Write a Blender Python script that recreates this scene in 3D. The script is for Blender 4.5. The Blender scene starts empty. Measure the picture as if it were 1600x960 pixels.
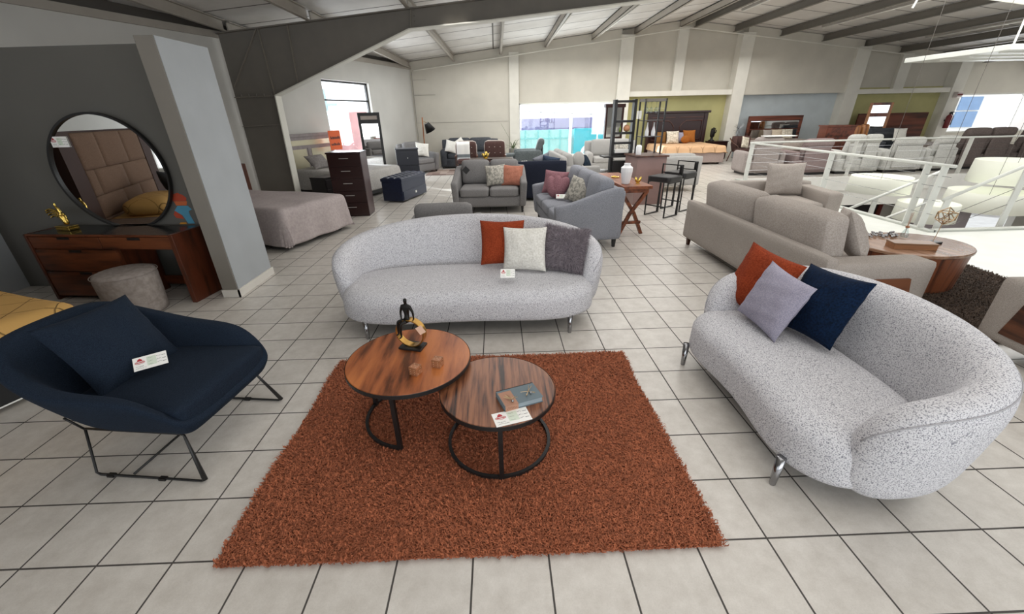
import bpy, bmesh, math, random
import numpy as np
from mathutils import Vector, Matrix, Euler
PI = math.pi
R = math.radians
random.seed(7)
rng = np.random.default_rng(7)
SC = bpy.context.scene
COL = SC.collection

# ---------------------------------------------------------------- camera
cam_d = bpy.data.cameras.new('camera')
cam = bpy.data.objects.new('camera', cam_d)
COL.objects.link(cam)
SC.camera = cam
CF = 634.37
yaw, pitch, roll = .0198, .4483, .0225
F = Vector((math.sin(yaw)*math.cos(pitch), math.cos(yaw)*math.cos(pitch), -math.sin(pitch)))
Rt = Vector((math.cos(yaw), -math.sin(yaw), 0))
Dn = F.cross(Rt)
R2 = math.cos(roll)*Rt + math.sin(roll)*Dn
D2 = -math.sin(roll)*Rt + math.cos(roll)*Dn
mw = Matrix((R2, -D2, -F)).transposed().to_4x4()
mw.translation = Vector((0, 0, 1.7626))
cam.matrix_world = mw
cam_d.sensor_width = 36
cam_d.lens = CF/1600*36
cam_d.shift_x = (800-794.63)/1600
cam_d.shift_y = (483.56-480)/1600
cam_d.clip_start = .05
cam_d.clip_end = 300

# ---------------------------------------------------------------- light
vs = SC.view_settings
vs.view_transform = 'Standard'
vs.look = 'None'
vs.exposure = 0.0
vs.gamma = 1
vs.use_curve_mapping = False
W = bpy.data.worlds.new('daylight')
SC.world = W
W.use_nodes = True
wn = W.node_tree
bg = wn.nodes['Background']
bg.inputs[0].default_value = (.90, .95, 1, 1)
bg.inputs[1].default_value = 2.0

def area(name, loc, rot, sx, sy, power, col=(1, 1, 1), spread=180):
    l = bpy.data.lights.new(name, 'AREA')
    l.shape = 'RECTANGLE'; l.size = sx; l.size_y = sy; l.energy = power; l.color = col
    l.spread = R(spread)

    o = bpy.data.objects.new(name, l); COL.objects.link(o)
    o.location = loc; o.rotation_euler = rot
    return o
sun = bpy.data.lights.new('low_sun', 'SUN'); sun.energy = 11; sun.angle = R(3); sun.color = (.86, .93, 1)
so = bpy.data.objects.new('low_sun', sun); COL.objects.link(so)
so.rotation_euler = Vector((2.7, -2.4, -1.7)).to_track_quat('-Z', 'Y').to_euler()
# daylight through the translucent roof sheets and the shop's windows
area('roof_daylight_near', (1.2, 1.5, 3.3), (0, 0, 0), 5, 5, 84, (1, .98, .95))
area('roof_daylight_middle', (2.0, 8.0, 3.45), (0, 0, 0), 6, 5, 190, (1, .98, .95))
area('roof_daylight_far', (4.5, 14.0, 3.5), (0, 0, 0), 11, 5, 330, (1, .98, .95))
area('shopfront_daylight', (3.5, -3.6, 1.9), (R(80), 0, R(8)), 9, 2.6, 150, (.95, .98, 1))
area('window_left_daylight', (-4.75, 14.0, 1.7), (R(90), 0, R(-110)), 2.2, 1.9, 150, (.86, .93, 1))
area('window_back_daylight', (2.55, 17.3, 1.35), (R(-90), 0, 0), 3.2, 1.5, 170, (.86, .95, 1))
area('window_right_daylight', (19.9, 17.2, 1.5), (R(-90), 0, 0), 4, 1.4, 200, (.9, .95, 1))
area('stairwell_daylight', (11.5, 8.6, 3.2), (0, R(8), 0), 6, 4, 330, (1, 1, .98))
area('roof_daylight_right', (7.2, 6.5, 3.6), (0, R(-6), 0), 3.5, 8, 140, (1, .99, .95))
area('skylight_over_sofas', (-1.5, 14.0, 3.3), (0, 0, 0), 3, 4, 30, (.9, .95, 1))

# ---------------------------------------------------------------- materials
MATS = {}
def lin(c):
    if isinstance(c, str):
        c = tuple(int(c[i:i+2], 16)/255 for i in (0, 2, 4))
    return tuple((x/12.92 if x <= .04045 else ((x+.055)/1.055)**2.4) for x in c)+(1,)
def nmat(name):
    m = bpy.data.materials.new(name); m.use_nodes = True
    n = m.node_tree.nodes; l = m.node_tree.links
    b = n['Principled BSDF']
    MATS[name] = m
    return m, n, l, b
def coord(n, l, scale=(1, 1, 1), rot=(0, 0, 0), kind='Object'):
    tc = n.new('ShaderNodeTexCoord'); mp = n.new('ShaderNodeMapping')
    mp.inputs['Scale'].default_value = scale; mp.inputs['Rotation'].default_value = rot
    l.new(tc.outputs[kind], mp.inputs[0])
    return mp.outputs[0]
def noise(n, l, vec, s, d=3, r=.5):
    t = n.new('ShaderNodeTexNoise'); t.inputs['Scale'].default_value = s
    t.inputs['Detail'].default_value = d; t.inputs['Roughness'].default_value = r
    l.new(vec, t.inputs['Vector'])
    return t.outputs[0]
def ramp(n, l, fac, stops):
    r = n.new('ShaderNodeValToRGB')
    e = r.color_ramp.elements
    while len(e) < len(stops): e.new(.5)
    for k, (p, c) in enumerate(stops):
        e[k].position = p; e[k].color = lin(c) if not (isinstance(c, tuple) and len(c) == 4) else c
    l.new(fac, r.inputs[0])
    return r.outputs[0]
def bump(n, l, b, h, st=.3, dist=.01):
    k = n.new('ShaderNodeBump'); k.inputs['Strength'].default_value = st; k.inputs['Distance'].default_value = dist
    l.new(h, k.inputs['Height']); l.new(k.outputs[0], b.inputs['Normal'])
def plain(name, c, rough=.6, metal=0, var=.08, vs_=3, bmp=0, bs=40, sheen=0):
    m, n, l, b = nmat(name)
    v = coord(n, l)
    c = lin(c)
    d = tuple(x*(1-var) for x in c[:3])+(1,); u = tuple(min(1, x*(1+var)) for x in c[:3])+(1,)
    l.new(ramp(n, l, noise(n, l, v, vs_), [(.3, d), (.7, u)]), b.inputs['Base Color'])
    b.inputs['Roughness'].default_value = rough; b.inputs['Metallic'].default_value = metal
    if sheen: b.inputs['Sheen Weight'].default_value = sheen
    if bmp: bump(n, l, b, noise(n, l, v, bs, 2), bmp)
    return m
def fabric(name, c, c2=None, scale=220, rough=.95, bmp=.25, big=.1, lo=.35, hi=.65):
    m, n, l, b = nmat(name)
    v = coord(n, l)
    c2 = c2 or c
    base = ramp(n, l, noise(n, l, v, scale, 2, .6), [(lo, c2), (hi, c)])
    mx = n.new('ShaderNodeMixRGB'); mx.blend_type = 'MULTIPLY'; mx.inputs[0].default_value = 1
    g = ramp(n, l, noise(n, l, v, 3.5, 3), [(.3, (1-big, 1-big, 1-big, 1)), (.7, (1, 1, 1, 1))])
    l.new(base, mx.inputs[1]); l.new(g, mx.inputs[2]); l.new(mx.outputs[0], b.inputs['Base Color'])
    b.inputs['Roughness'].default_value = rough
    b.inputs['Specular IOR Level'].default_value = .2
    bump(n, l, b, noise(n, l, v, scale, 2), bmp, .004)
    return m
def wood(name, c1, c2, c3=None, scale=1.0, axis='X', rough=.4, sp=14, coat=0, stretch=.08, rot=0):
    m, n, l, b = nmat(name)
    sc = {'X': (stretch, 1, 1), 'Y': (1, stretch, 1), 'Z': (1, 1, stretch)}[axis]
    v = coord(n, l, tuple(x*scale for x in sc), (0, 0, rot))
    a = noise(n, l, v, sp, 6, .62)
    w = n.new('ShaderNodeTexNoise'); w.inputs['Scale'].default_value = sp*.28; w.inputs['Detail'].default_value = 2
    w.inputs['Distortion'].default_value = 1.2
    l.new(v, w.inputs['Vector'])
    mm = n.new('ShaderNodeMath'); mm.operation = 'ADD'
    l.new(a, mm.inputs[0]); l.new(w.outputs[0], mm.inputs[1])
    m2 = n.new('ShaderNodeMath'); m2.operation = 'MULTIPLY'; m2.inputs[1].default_value = .5
    l.new(mm.outputs[0], m2.inputs[0])
    l.new(ramp(n, l, m2.outputs[0], [(.40, c3 or c2), (.47, c2), (.56, c1)]), b.inputs['Base Color'])
    b.inputs['Roughness'].default_value = rough
    if coat: b.inputs['Coat Weight'].default_value = coat
    bump(n, l, b, a, .08, .002)
    return m
def emit(name, c, s):
    m, n, l, b = nmat(name)
    b.inputs['Base Color'].default_value = lin(c)
    b.inputs['Emission Color'].default_value = lin(c); b.inputs['Emission Strength'].default_value = s
    return m

T = .333
def tile_mat():
    m, n, l, b = nmat('floor_tiles')
    tc = n.new('ShaderNodeTexCoord')
    mp = n.new('ShaderNodeMapping'); mp.vector_type = 'POINT'
    mp.inputs['Location'].default_value = (6.475, -3.538, 0)
    mp.inputs['Scale'].default_value = (1/T, 1/T, 1)
    l.new(tc.outputs['Object'], mp.inputs[0])
    br = n.new('ShaderNodeTexBrick')
    br.offset = 0; br.squash = 1
    br.inputs['Scale'].default_value = 1
    br.inputs['Brick Width'].default_value = 1; br.inputs['Row Height'].default_value = 1
    br.inputs['Mortar Size'].default_value = .014; br.inputs['Mortar Smooth'].default_value = .2
    br.inputs['Bias'].default_value = 0
    l.new(mp.outputs[0], br.inputs['Vector'])
    br.inputs['Color1'].default_value = lin('cdc8c1'); br.inputs['Color2'].default_value = lin('d5d0c9')
    br.inputs['Mortar'].default_value = lin('4a4643')
    v = tc.outputs['Object']
    cl = ramp(n, l, noise(n, l, v, 9, 6, .7), [(.3, (.80, .785, .77, 1)), (.66, (1, 1, 1, 1))])
    cl2 = ramp(n, l, noise(n, l, v, 160, 2, .6), [(.3, (.93, .93, .92, 1)), (.6, (1, 1, 1, 1))])
    mx = n.new('ShaderNodeMixRGB'); mx.blend_type = 'MULTIPLY'; mx.inputs[0].default_value = 1
    l.new(br.outputs['Color'], mx.inputs[1]); l.new(cl, mx.inputs[2])
    mx2 = n.new('ShaderNodeMixRGB'); mx2.blend_type = 'MULTIPLY'; mx2.inputs[0].default_value = 1
    l.new(mx.outputs[0], mx2.inputs[1]); l.new(cl2, mx2.inputs[2])
    l.new(mx2.outputs[0], b.inputs['Base Color'])
    rr = n.new('ShaderNodeMapRange'); rr.inputs[3].default_value = .30; rr.inputs[4].default_value = .8
    l.new(br.outputs['Fac'], rr.inputs[0]); l.new(rr.outputs[0], b.inputs['Roughness'])
    bp = n.new('ShaderNodeBump'); bp.invert = True; bp.inputs['Strength'].default_value = .5; bp.inputs['Distance'].default_value = .003
    l.new(br.outputs['Fac'], bp.inputs['Height']); l.new(bp.outputs[0], b.inputs['Normal'])
    return m
M_TILE = tile_mat()
M_WALL = plain('wall_plaster', 'c6c4be', .9, var=.05, vs_=1.2, bmp=.05)
M_WALLB = plain('wall_plaster_warm', 'c4bfb3', .9, var=.06, vs_=1.5, bmp=.08)
M_COLUMN = plain('column_paint', 'd6d3c9', .85, var=.04)
M_DARKWALL = plain('dark_grey_paint', '605e59', .8, var=.04, vs_=2)
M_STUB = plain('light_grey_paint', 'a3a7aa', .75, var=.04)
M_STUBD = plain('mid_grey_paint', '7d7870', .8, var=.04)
M_OLIVE = plain('olive_green_paint', 'b2ad7a', .85, var=.05)
M_BLUEP = plain('pale_blue_paint', 'bcc4c7', .85, var=.05)
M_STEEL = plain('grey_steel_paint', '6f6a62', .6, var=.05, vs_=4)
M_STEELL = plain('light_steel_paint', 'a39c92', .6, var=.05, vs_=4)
M_BASEB = plain('white_baseboard', 'd8d4cc', .5, var=.05)
M_WHITE = plain('white_paint', 'e6e5e0', .5, var=.03)
M_GLARE = plain('white_floor_glare', 'e4e6e0', .35, var=.04, vs_=4)
M_BLACK = plain('black_metal', '131212', .45, var=.1)
M_ROOF = plain('roof_sheet', 'cfcbc4', .8, var=.06, vs_=2)
M_SEAM = plain('dark_seam', '55504b', .8)
def glass(name, c='ffffff', alpha_rough=0):
    m, n, l, b = nmat(name)
    g = n.new('ShaderNodeBsdfGlossy'); g.inputs['Roughness'].default_value = .02
    t = n.new('ShaderNodeBsdfTransparent'); t.inputs[0].default_value = lin(c)
    x = n.new('ShaderNodeMixShader'); x.inputs[0].default_value = .06
    l.new(t.outputs[0], x.inputs[1]); l.new(g.outputs[0], x.inputs[2])
    l.new(x.outputs[0], n['Material Output'].inputs[0])
    return m
M_PANE = glass('window_glass')
M_GLASSW = glass('drinking_glass', 'e8eeee')
M_MIRROR, _n, _l, _b = nmat('mirror_silver')
_b.inputs['Metallic'].default_value = 1; _b.inputs['Roughness'].default_value = .015
_b.inputs['Base Color'].default_value = (.86, .86, .85, 1)

# ---------------------------------------------------------------- mesh helpers
class MB:
    def __init__(s): s.v = []; s.f = []
    def add(s, V, Fc, M=None):
        o = len(s.v)
        for p in V:
            p = Vector(p)
            s.v.append(tuple(M @ p) if M is not None else tuple(p))
        s.f += [tuple(i+o for i in f) for f in Fc]
        return s
    def box(s, x0, x1, y0, y1, z0, z1, M=None):
        V = [(x, y, z) for z in (z0, z1) for y in (y0, y1) for x in (x0, x1)]
        return s.add(V, [(0, 2, 3, 1), (4, 5, 7, 6), (0, 1, 5, 4), (2, 6, 7, 3), (0, 4, 6, 2), (1, 3, 7, 5)], M)
    def prism(s, pts, z0, z1, M=None):
        n = len(pts)
        V = [(p[0], p[1], z0) for p in pts]+[(p[0], p[1], z1) for p in pts]
        return s.add(V, [tuple(range(n))[::-1], tuple(range(n, 2*n))]+[(i, (i+1) % n, n+(i+1) % n, n+i) for i in range(n)], M)
    def loft(s, rings, closed=True, cap=True, M=None):
        n = len(rings[0]); V = [p for r in rings for p in r]; Fc = []
        for k in range(len(rings)-1):
            for i in range(n if closed else n-1):
                j = (i+1) % n
                Fc.append((k*n+i, k*n+j, (k+1)*n+j, (k+1)*n+i))
        if cap and closed:
            Fc.append(tuple(range(n))[::-1]); Fc.append(tuple(range((len(rings)-1)*n, len(rings)*n)))
        return s.add(V, Fc, M)
    def lathe(s, prof, seg=24, M=None, cap=True):
        rings = [[(r*math.cos(2*PI*i/seg), r*math.sin(2*PI*i/seg), z) for i in range(seg)] for r, z in prof]
        return s.loft(rings, True, cap, M)
    def tube(s, pts, r, seg=8, closed=False, M=None, sq=False):
        P = [Vector(p) for p in pts]; n = len(P); rings = []
        prev = None
        for i in range(n):
            if closed: t = (P[(i+1) % n]-P[i-1])
            else: t = P[min(i+1, n-1)]-P[max(i-1, 0)]
            if t.length < 1e-9: t = Vector((0, 0, 1))
            t.normalize()
            if prev is None:
                a = Vector((0, 0, 1)) if abs(t.z) < .9 else Vector((1, 0, 0))
                u = t.cross(a).normalized()
            else:
                u = (prev-t*prev.dot(t))
                u = u.normalized() if u.length > 1e-6 else t.orthogonal().normalized()
            prev = u; w = t.cross(u)
            # widen at mitres
            k = 1.0
            if 0 < i < n-1 or closed:
                a1 = (P[i]-P[i-1]).normalized(); k = 1/max(.5, abs(a1.dot(t)))
            rr = r[i] if isinstance(r, (list, tuple)) else r
            ns = 4 if sq else seg; off = PI/4 if sq else 0
            rings.append([P[i]+(u*math.cos(2*PI*j/ns+off)+w*math.sin(2*PI*j/ns+off))*rr*k for j in range(ns)])
        if closed: rings.append(rings[0])
        return s.loft(rings, True, not closed, M)
    def soft(s, cx, cy, cz, w, d, h, r=.05, bulge=(0, 0, 0), n=8, M=None, q=None):
        """rounded, puffed box centred at c"""
        r = min(r, w/2*.999, d/2*.999, h/2*.999)
        g = [-1+2*i/n for i in range(n+1)]
        H = (w/2, d/2, h/2)
        idx = {}; V = []; Fc = []
        def warp(t, hh):   # put extra rows near the edges
            e = r/hh
            if abs(t) >= 1: return t
            return math.copysign(abs(t)**.75, t)
        def vid(p):
            k = tuple(round(x, 5) for x in p)
            if k in idx: return idx[k]
            P_ = [warp(p[i], H[i])*H[i] for i in range(3)]
            Q = [max(-(H[i]-r), min(H[i]-r, P_[i])) for i in range(3)]
            D = Vector([P_[i]-Q[i] for i in range(3)])
            # push cube surface point to rounded surface
            if D.length > 1e-9:
                m = max(abs(x) for x in D)
                P2 = Vector(Q)+D.normalized()*r*min(1, m/r) if m < r else Vector(Q)+D.normalized()*r
            else: P2 = Vector(P_)
            a = [P2[i]/H[i] for i in range(3)]
            o = [0, 0, 0]
            for i in range(3):
                j, kk = [x for x in range(3) if x != i]
                o[i] = H[i]*a[i]*bulge[i]*(1-a[j]**2)*(1-a[kk]**2)
            idx[k] = len(V)
            V.append((cx+P2[0]+o[0], cy+P2[1]+o[1], cz+P2[2]+o[2]))
            return idx[k]
        for ax in range(3):
            j, k2 = [x for x in range(3) if x != ax]
            for sg in (-1, 1):
                for a in range(n):
                    for b in range(n):
                        q4 = []
                        for (u, v) in ((a, b), (a+1, b), (a+1, b+1), (a, b+1)):
                            p = [0, 0, 0]; p[ax] = sg; p[j] = g[u]; p[k2] = g[v]
                            q4.append(vid(p))
                        flip = (sg > 0) ^ (ax == 1)
                        Fc.append(tuple(q4) if flip else tuple(q4[::-1]))
        return s.add(V, Fc, M)
    def ball(s, c, r, seg=12, sc=(1, 1, 1), M=None):
        prof = [(math.sin(PI*i/seg)*r, -math.cos(PI*i/seg)*r) for i in range(seg+1)]
        prof[0] = (1e-4, -r); prof[-1] = (1e-4, r)
        MM = Matrix.Translation(c) @ Matrix.Diagonal((*sc, 1))
        if M is not None: MM = M @ MM
        return s.lathe(prof, seg+4, MM)

def mesh(mb, name):
    me = bpy.data.meshes.new(name)
    me.from_pydata(mb.v, [], mb.f)
    me.update()
    b = bmesh.new(); b.from_mesh(me)
    bmesh.ops.recalc_face_normals(b, faces=b.faces)
    b.to_mesh(me); b.free()
    return me
def obj(name, mb, mat, parent=None, smooth=False, bevel=0, sub=0, label=None, kind=None, seg=2):
    me = mesh(mb, name)
    me.materials.append(mat)
    o = bpy.data.objects.new(name, me)
    COL.objects.link(o)
    if parent is not None: o.parent = parent
    if smooth:
        for p in me.polygons: p.use_smooth = True
    if bevel:
        md = o.modifiers.new('bevel', 'BEVEL'); md.width = bevel; md.segments = seg; md.limit_method = 'ANGLE'; md.angle_limit = R(40)
        if not smooth:
            for p in me.polygons: p.use_smooth = True
            wn_ = o.modifiers.new('wn', 'WEIGHTED_NORMAL'); wn_.keep_sharp = False
    if sub:
        md = o.modifiers.new('sub', 'SUBSURF'); md.levels = sub; md.render_levels = sub
    if label: o['label'] = label
    if kind: o['kind'] = kind
    return o
def thing(name, label, cat, loc=(0, 0, 0), rz=0, group=None):
    o = bpy.data.objects.new(name, None); COL.objects.link(o)
    o.empty_display_size = .1
    o.location = loc; o.rotation_euler = (0, 0, rz)
    o['label'] = label; o['category'] = cat
    if group: o['group'] = group
    return o
def tag(o, label, cat, group=None, loc=None, rz=None):
    o['label'] = label; o['category'] = cat
    if group: o['group'] = group
    if loc is not None: o.location = loc
    if rz is not None: o.rotation_euler = (0, 0, rz)
    return o
def struct(name, mb, mat, **k):
    return obj(name, mb, mat, kind='structure', **k)
def copy_tree(o, parent=None):
    c = o.copy(); COL.objects.link(c)
    if parent is not None: c.parent = parent
    for ch in list(o.children): copy_tree(ch, c)
    return c
def TR(x, y, z=0, rz=0): return Matrix.Translation((x, y, z)) @ Matrix.Rotation(rz, 4, 'Z')

def pillow_mesh(w, h, t, n=18, pinch=.07, wr=.006, seed=0, edge=.012):
    """pillow in the xz plane, centred, facing -y"""
    mb = MB(); V = []; Fc = []
    rr = random.Random(seed)
    ph = [rr.uniform(0, 6) for _ in range(8)]
    for sgn in (-1, 1):
        for j in range(n+1):
            for i in range(n+1):
                u = -1+2*i/n; v = -1+2*j/n
                u = math.copysign(abs(u)**.8, u); v = math.copysign(abs(v)**.8, v)
                x = u*w/2*(1-pinch*(1-v*v)); z = v*h/2*(1-pinch*(1-u*u))
                k = max(0, (1-abs(u)**2.6))**.62*max(0, (1-abs(v)**2.6))**.62
                wv = wr*(math.sin(9*u+ph[0]+3*v)+math.sin(13*v+ph[1]-4*u)+.7*math.sin(21*u*v+ph[2]))*(k**.5)
                V.append((x, sgn*(k*t/2+wv*sgn*.6+edge*(.15 if k == 0 else 1)*.5), z))
    N = (n+1)**2
    for s_ in (0, 1):
        for j in range(n):
            for i in range(n):
                a = s_*N+j*(n+1)+i
                q = (a, a+1, a+n+2, a+n+1)
                Fc.append(q if s_ == 0 else q[::-1])
    B = [i for i in range(n+1)]+[j*(n+1)+n for j in range(1, n+1)]+[n*(n+1)+i for i in range(n-1, -1, -1)]+[j*(n+1) for j in range(n-1, 0, -1)]
    for k in range(len(B)):
        a, b = B[k], B[(k+1) % len(B)]
        Fc.append((a, b, b+N, a+N))
    return mb.add(V, Fc)
def pillow(name, w, h, t, mat, loc, face, lean, spin, label, cat='cushion', group=None, seed=0, pinch=.07, wr=.005, n=18):
    """face = direction (degrees, 0 = -y) the front looks to; lean = degrees tipped back; spin = turn in its own plane"""
    o = obj(name, pillow_mesh(w, h, t, n, pinch, wr, seed), mat, smooth=True)
    o.matrix_world = Matrix.Translation(loc) @ Matrix.Rotation(R(face), 4, 'Z') @ Matrix.Rotation(R(-lean), 4, 'X') @ Matrix.Rotation(R(spin), 4, 'Y')
    tag(o, label, cat, group)
    return o
# ================================================================ the room
def zr(x, y):
    return 4.48-.115*abs(x-7)+max(0, 7-x)/8.7*.22*(17.1-y)/7.1
VX0, VY0, VY1, VX1 = 6.62, 5.98, 11.35, 22.0     # stair void
fl = MB()
fl.box(-12, VX0, -5, 17.6, -.3, 0); fl.box(VX0, 24, -5, VY0, -.3, 0); fl.box(VX0, 24, VY1, 17.6, -.3, 0); fl.box(VX1, 24, VY0, VY1, -.3, 0)
struct('floor', fl, M_TILE)
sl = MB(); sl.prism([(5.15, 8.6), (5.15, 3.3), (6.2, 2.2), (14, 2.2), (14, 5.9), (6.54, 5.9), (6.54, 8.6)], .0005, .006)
struct('floor', sl, M_GLARE)  # thin white sheet over the tiles, window glare put into its colour
cb = MB(); cb.box(VX0-.09, VX0+.02, VY0-.09, VY1+.09, 0, .035); cb.box(VX0, VX1, VY0-.09, VY0+.02, 0, .035)
struct('trim_1', cb, plain('curb_paint', 'b9bbb4', .6))
fs = MB(); fs.box(VX0+.02, VX1, VY1-.05, VY1+.02, -.34, .03); fs.box(VX0+.02, VX1, VY1-.02, VY1+.06, -.75, -.34)
struct('trim_2', fs, M_WHITE)

# back wall (y = 17.1 is the front of its columns)
YB = 17.45
wb = MB()
def wall_seg(mb, x0, x1, z0, z1, y0=YB, y1=YB+.25): mb.box(x0, x1, y0, y1, z0, z1)
def gable(mb, x0, x1, z0, y0=YB, y1=YB+.25):
    n = max(1, int(abs(x1-x0)/1)); xs = [x0+(x1-x0)*i/n for i in range(n+1)]
    if x0 < 7 < x1: xs = sorted(xs+[7.0])
    pts = [(x0, z0), (x1, z0)]+[(x, zr(x, 17.1)+.2) for x in xs[::-1]]
    mb.add([(p[0], y, p[1]) for y in (y0, y1) for p in pts],
           [tuple(range(len(pts))), tuple(range(len(pts), 2*len(pts)))[::-1]]+[(i, (i+1) % len(pts), len(pts)+(i+1) % len(pts), len(pts)+i) for i in range(len(pts))])
gable(wb, -3.6, .9, 0, 17.1, 17.5); gable(wb, .9, 4.6, 2.12, 17.14, 17.5)
wb.box(.9, 4.6, 17.14, 17.5, 0, .22)
gable(wb, 4.6, 9.15, 2.3); gable(wb, 9.15, 13.55, 2.24, 17.14, 17.5); gable(wb, 13.55, 17.7, 2.2)
gable(wb, 17.7, 24, 2.12); wb.box(17.7, 24, YB, YB+.25, 0, .72)
struct('wall_back', wb, M_WALLB)
for k, (x0, x1, m) in enumerate([(4.95, 9.0, M_OLIVE), (9.2, 13.4, M_BLUEP), (13.6, 17.5, M_OLIVE)]):
    a = MB(); a.box(x0, x1, YB-.01, YB+.2, 0, 2.4)
    struct('wall_back_panel', a, m)
for x0, x1, x2 in ((.55, .9, 0), (4.57, 5.05, 0), (6.72, 7.08, 2.43), (8.95, 9.4, 0), (13.3, 13.8, 0), (15.3, 15.7, 2.3), (17.4, 17.85, 0)):
    c = MB(); c.box(x0, x1, 17.05 if x2 == 0 else 17.3, YB+.02, x2, min(zr(x0, 17.1), zr(x1, 17.1))+.02)
    struct('column', c, M_COLUMN)
for x0, x1, z0, z1 in ((5.05, 8.95, 2.26, 2.43), (13.8, 17.4, 2.18, 2.34)):
    c = MB(); c.box(x0, x1, 17.1, YB+.02, z0, z1); struct('beam', c, M_COLUMN)
# conduit along the wall's top, and hairline joints in the plaster
tr = MB(); tr.tube([(x, 17.02, zr(x, 17.1)-.1) for x in (-2.9, 0, 3, 5.2, 7, 9, 13, 17)], .02, 6)
struct('trim_3', tr, M_COLUMN)
tr = MB(); tr.box(-3.0, -2.2, 17.085, 17.1, 2.45, 2.47); tr.box(-3, -2.5, 17.085, 17.1, 2.95, 2.96); tr.box(-3, .5, 17.09, 17.1, 1.52, 1.53); tr.tube([(-2.98, 17.02, 0), (-2.98, 17.02, 3.2)], .018, 6)
struct('trim_4', tr, plain('dusty_joint', '9a958c', .9))

# window in the back wall
def window(name, x0, x1, z0, z1, y, M=None, mull=(), trans=(), fm=None):
    f = MB(); t = .05
    f.box(x0, x1, y-.03, y+.03, z0, z0+t, M); f.box(x0, x1, y-.03, y+.03, z1-t, z1, M)
    f.box(x0, x0+t, y-.03, y+.03, z0, z1, M); f.box(x1-t, x1, y-.03, y+.03, z0, z1, M)
    for m_ in mull: f.box(m_-.02, m_+.02, y-.025, y+.025, z0, z1, M)
    for m_ in trans: f.box(x0, x1, y-.025, y+.025, m_-.02, m_+.02, M)
    w = struct(name, f, fm or M_STEEL)
    g = MB(); g.box(x0+.02, x1-.02, y-.004, y+.004, z0+.02, z1-.02, M)
    obj('glass', g, M_PANE, w)
    return w
window('window_1', .9, 4.57, .22, 2.12, 17.3, mull=(2.9,), fm=M_WHITE)
window('window_2', 17.85, 23.9, .72, 2.12, 17.55, mull=(20.9,), fm=M_WHITE)

# oblique left wall with its window
th = math.atan(.364)
ML = Matrix.Translation((-3.05, 17.1, 0)) @ Matrix.Rotation(-PI/2-th, 4, 'Z')      # local x runs from the corner towards the camera, local -y... into the room
wl = MB()
def wl_box(x0, x1, z0, z1): wl.box(x0, x1, -.22, 0, z0, z1, ML)
WS0, WS1 = 2.6, 4.72
wl_box(-.3, WS0, 0, 3.32); wl_box(WS1, 24, 0, 3.32); wl_box(WS0, WS1, 2.72, 3.32); wl_box(WS0, WS1, 0, .42)
struct('wall_left', wl, M_WALL)
window('window_3', WS0, WS1, .42, 2.72, -.12, ML, mull=(), trans=(2.22,), fm=M_BLACK)
gp_ = MB(); gp_.box(-.3, 24, -.2, -.12, 3.3, 3.95, ML); struct('wall_left_gap_fill', gp_, plain('shadow_steel', '5a5550', .8))  # added dark strip, stands in for the dark gap under the roof
st = MB(); st.box(-.3, 24, .0, .05, 3.28, 3.4, ML); struct('trim_5', st, M_STEELL)

# front and right closing walls (behind the camera: shopfront glass)
wf = MB(); wf.box(-12, 24, -5.3, -5, 0, .4); wf.box(-12, 24, -5.3, -5, 3.0, 5.2)
for x in (-12, -7, -2, 3, 8, 13, 18, 23.7): wf.box(x, x+.3, -5.3, -5, .4, 3.0)
struct('wall_front', wf, M_WALL)
wr_ = MB(); wr_.box(24, 24.3, -5.3, 17.8, -3.4, 4.6); struct('wall_right', wr_, M_WALL)

# roof: sheets over purlins, one steel frame
def roof_mat():
    m, n, l, b = nmat('roof_sheets')
    tc = n.new('ShaderNodeTexCoord')
    br = n.new('ShaderNodeTexBrick'); br.offset = 0
    br.inputs['Scale'].default_value = 1; br.inputs['Brick Width'].default_value = 60; br.inputs['Row Height'].default_value = 1.05
    br.inputs['Mortar Size'].default_value = .022; br.inputs['Mortar Smooth'].default_value = .1
    br.inputs['Color1'].default_value = lin('dddad6'); br.inputs['Color2'].default_value = lin('d2cec8'); br.inputs['Mortar'].default_value = lin('5b5650')
    l.new(tc.outputs['Object'], br.inputs['Vector'])
    cl = ramp(n, l, noise(n, l, tc.outputs['Object'], 1.3, 5, .6), [(.3, (.84, .83, .82, 1)), (.62, (1, 1, 1, 1))])
    mx = n.new('ShaderNodeMixRGB'); mx.blend_type = 'MULTIPLY'; mx.inputs[0].default_value = 1
    l.new(br.outputs['Color'], mx.inputs[1]); l.new(cl, mx.inputs[2]); l.new(mx.outputs[0], b.inputs['Base Color'])
    b.inputs['Roughness'].default_value = .7
    return m
rf = MB()
xs = [-12, -9, -6, -3, 0, 3.5, 7, 10.5, 14, 18, 24]
ys = [-5.3, 0, 5, 10, 14, 17.8]
xs_ = lambda x, y: max(x, -3.05-.364*(17.1-y)-.4)
V = [(xs_(x, y), y, zr(xs_(x, y), y)+.22+dz) for dz in (0, .12) for y in ys for x in xs]
nx = len(xs); NN = nx*len(ys); Fc = []
for j in range(len(ys)-1):
    for i in range(nx-1):
        q = (j*nx+i, j*nx+i+1, (j+1)*nx+i+1, (j+1)*nx+i)
        Fc.append(q[::-1]); Fc.append(tuple(a+NN for a in q))
for i in range(nx-1):
    Fc.append((i, i+1, i+1+NN, i+NN)); e = (len(ys)-1)*nx; Fc.append((e+i+1, e+i, e+i+NN, e+i+1+NN))
rf.add(V, Fc)
struct('ceiling', rf, roof_mat())
PUR = [-8.2, -6.5, -4.75, -3.05, -1.45, .23, 1.86, 3.53, 5.12, 6.75, 7.32, 8.78, 10.38, 11.97, 13.62, 15.2, 16.9, 18.6, 20.4]
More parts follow.
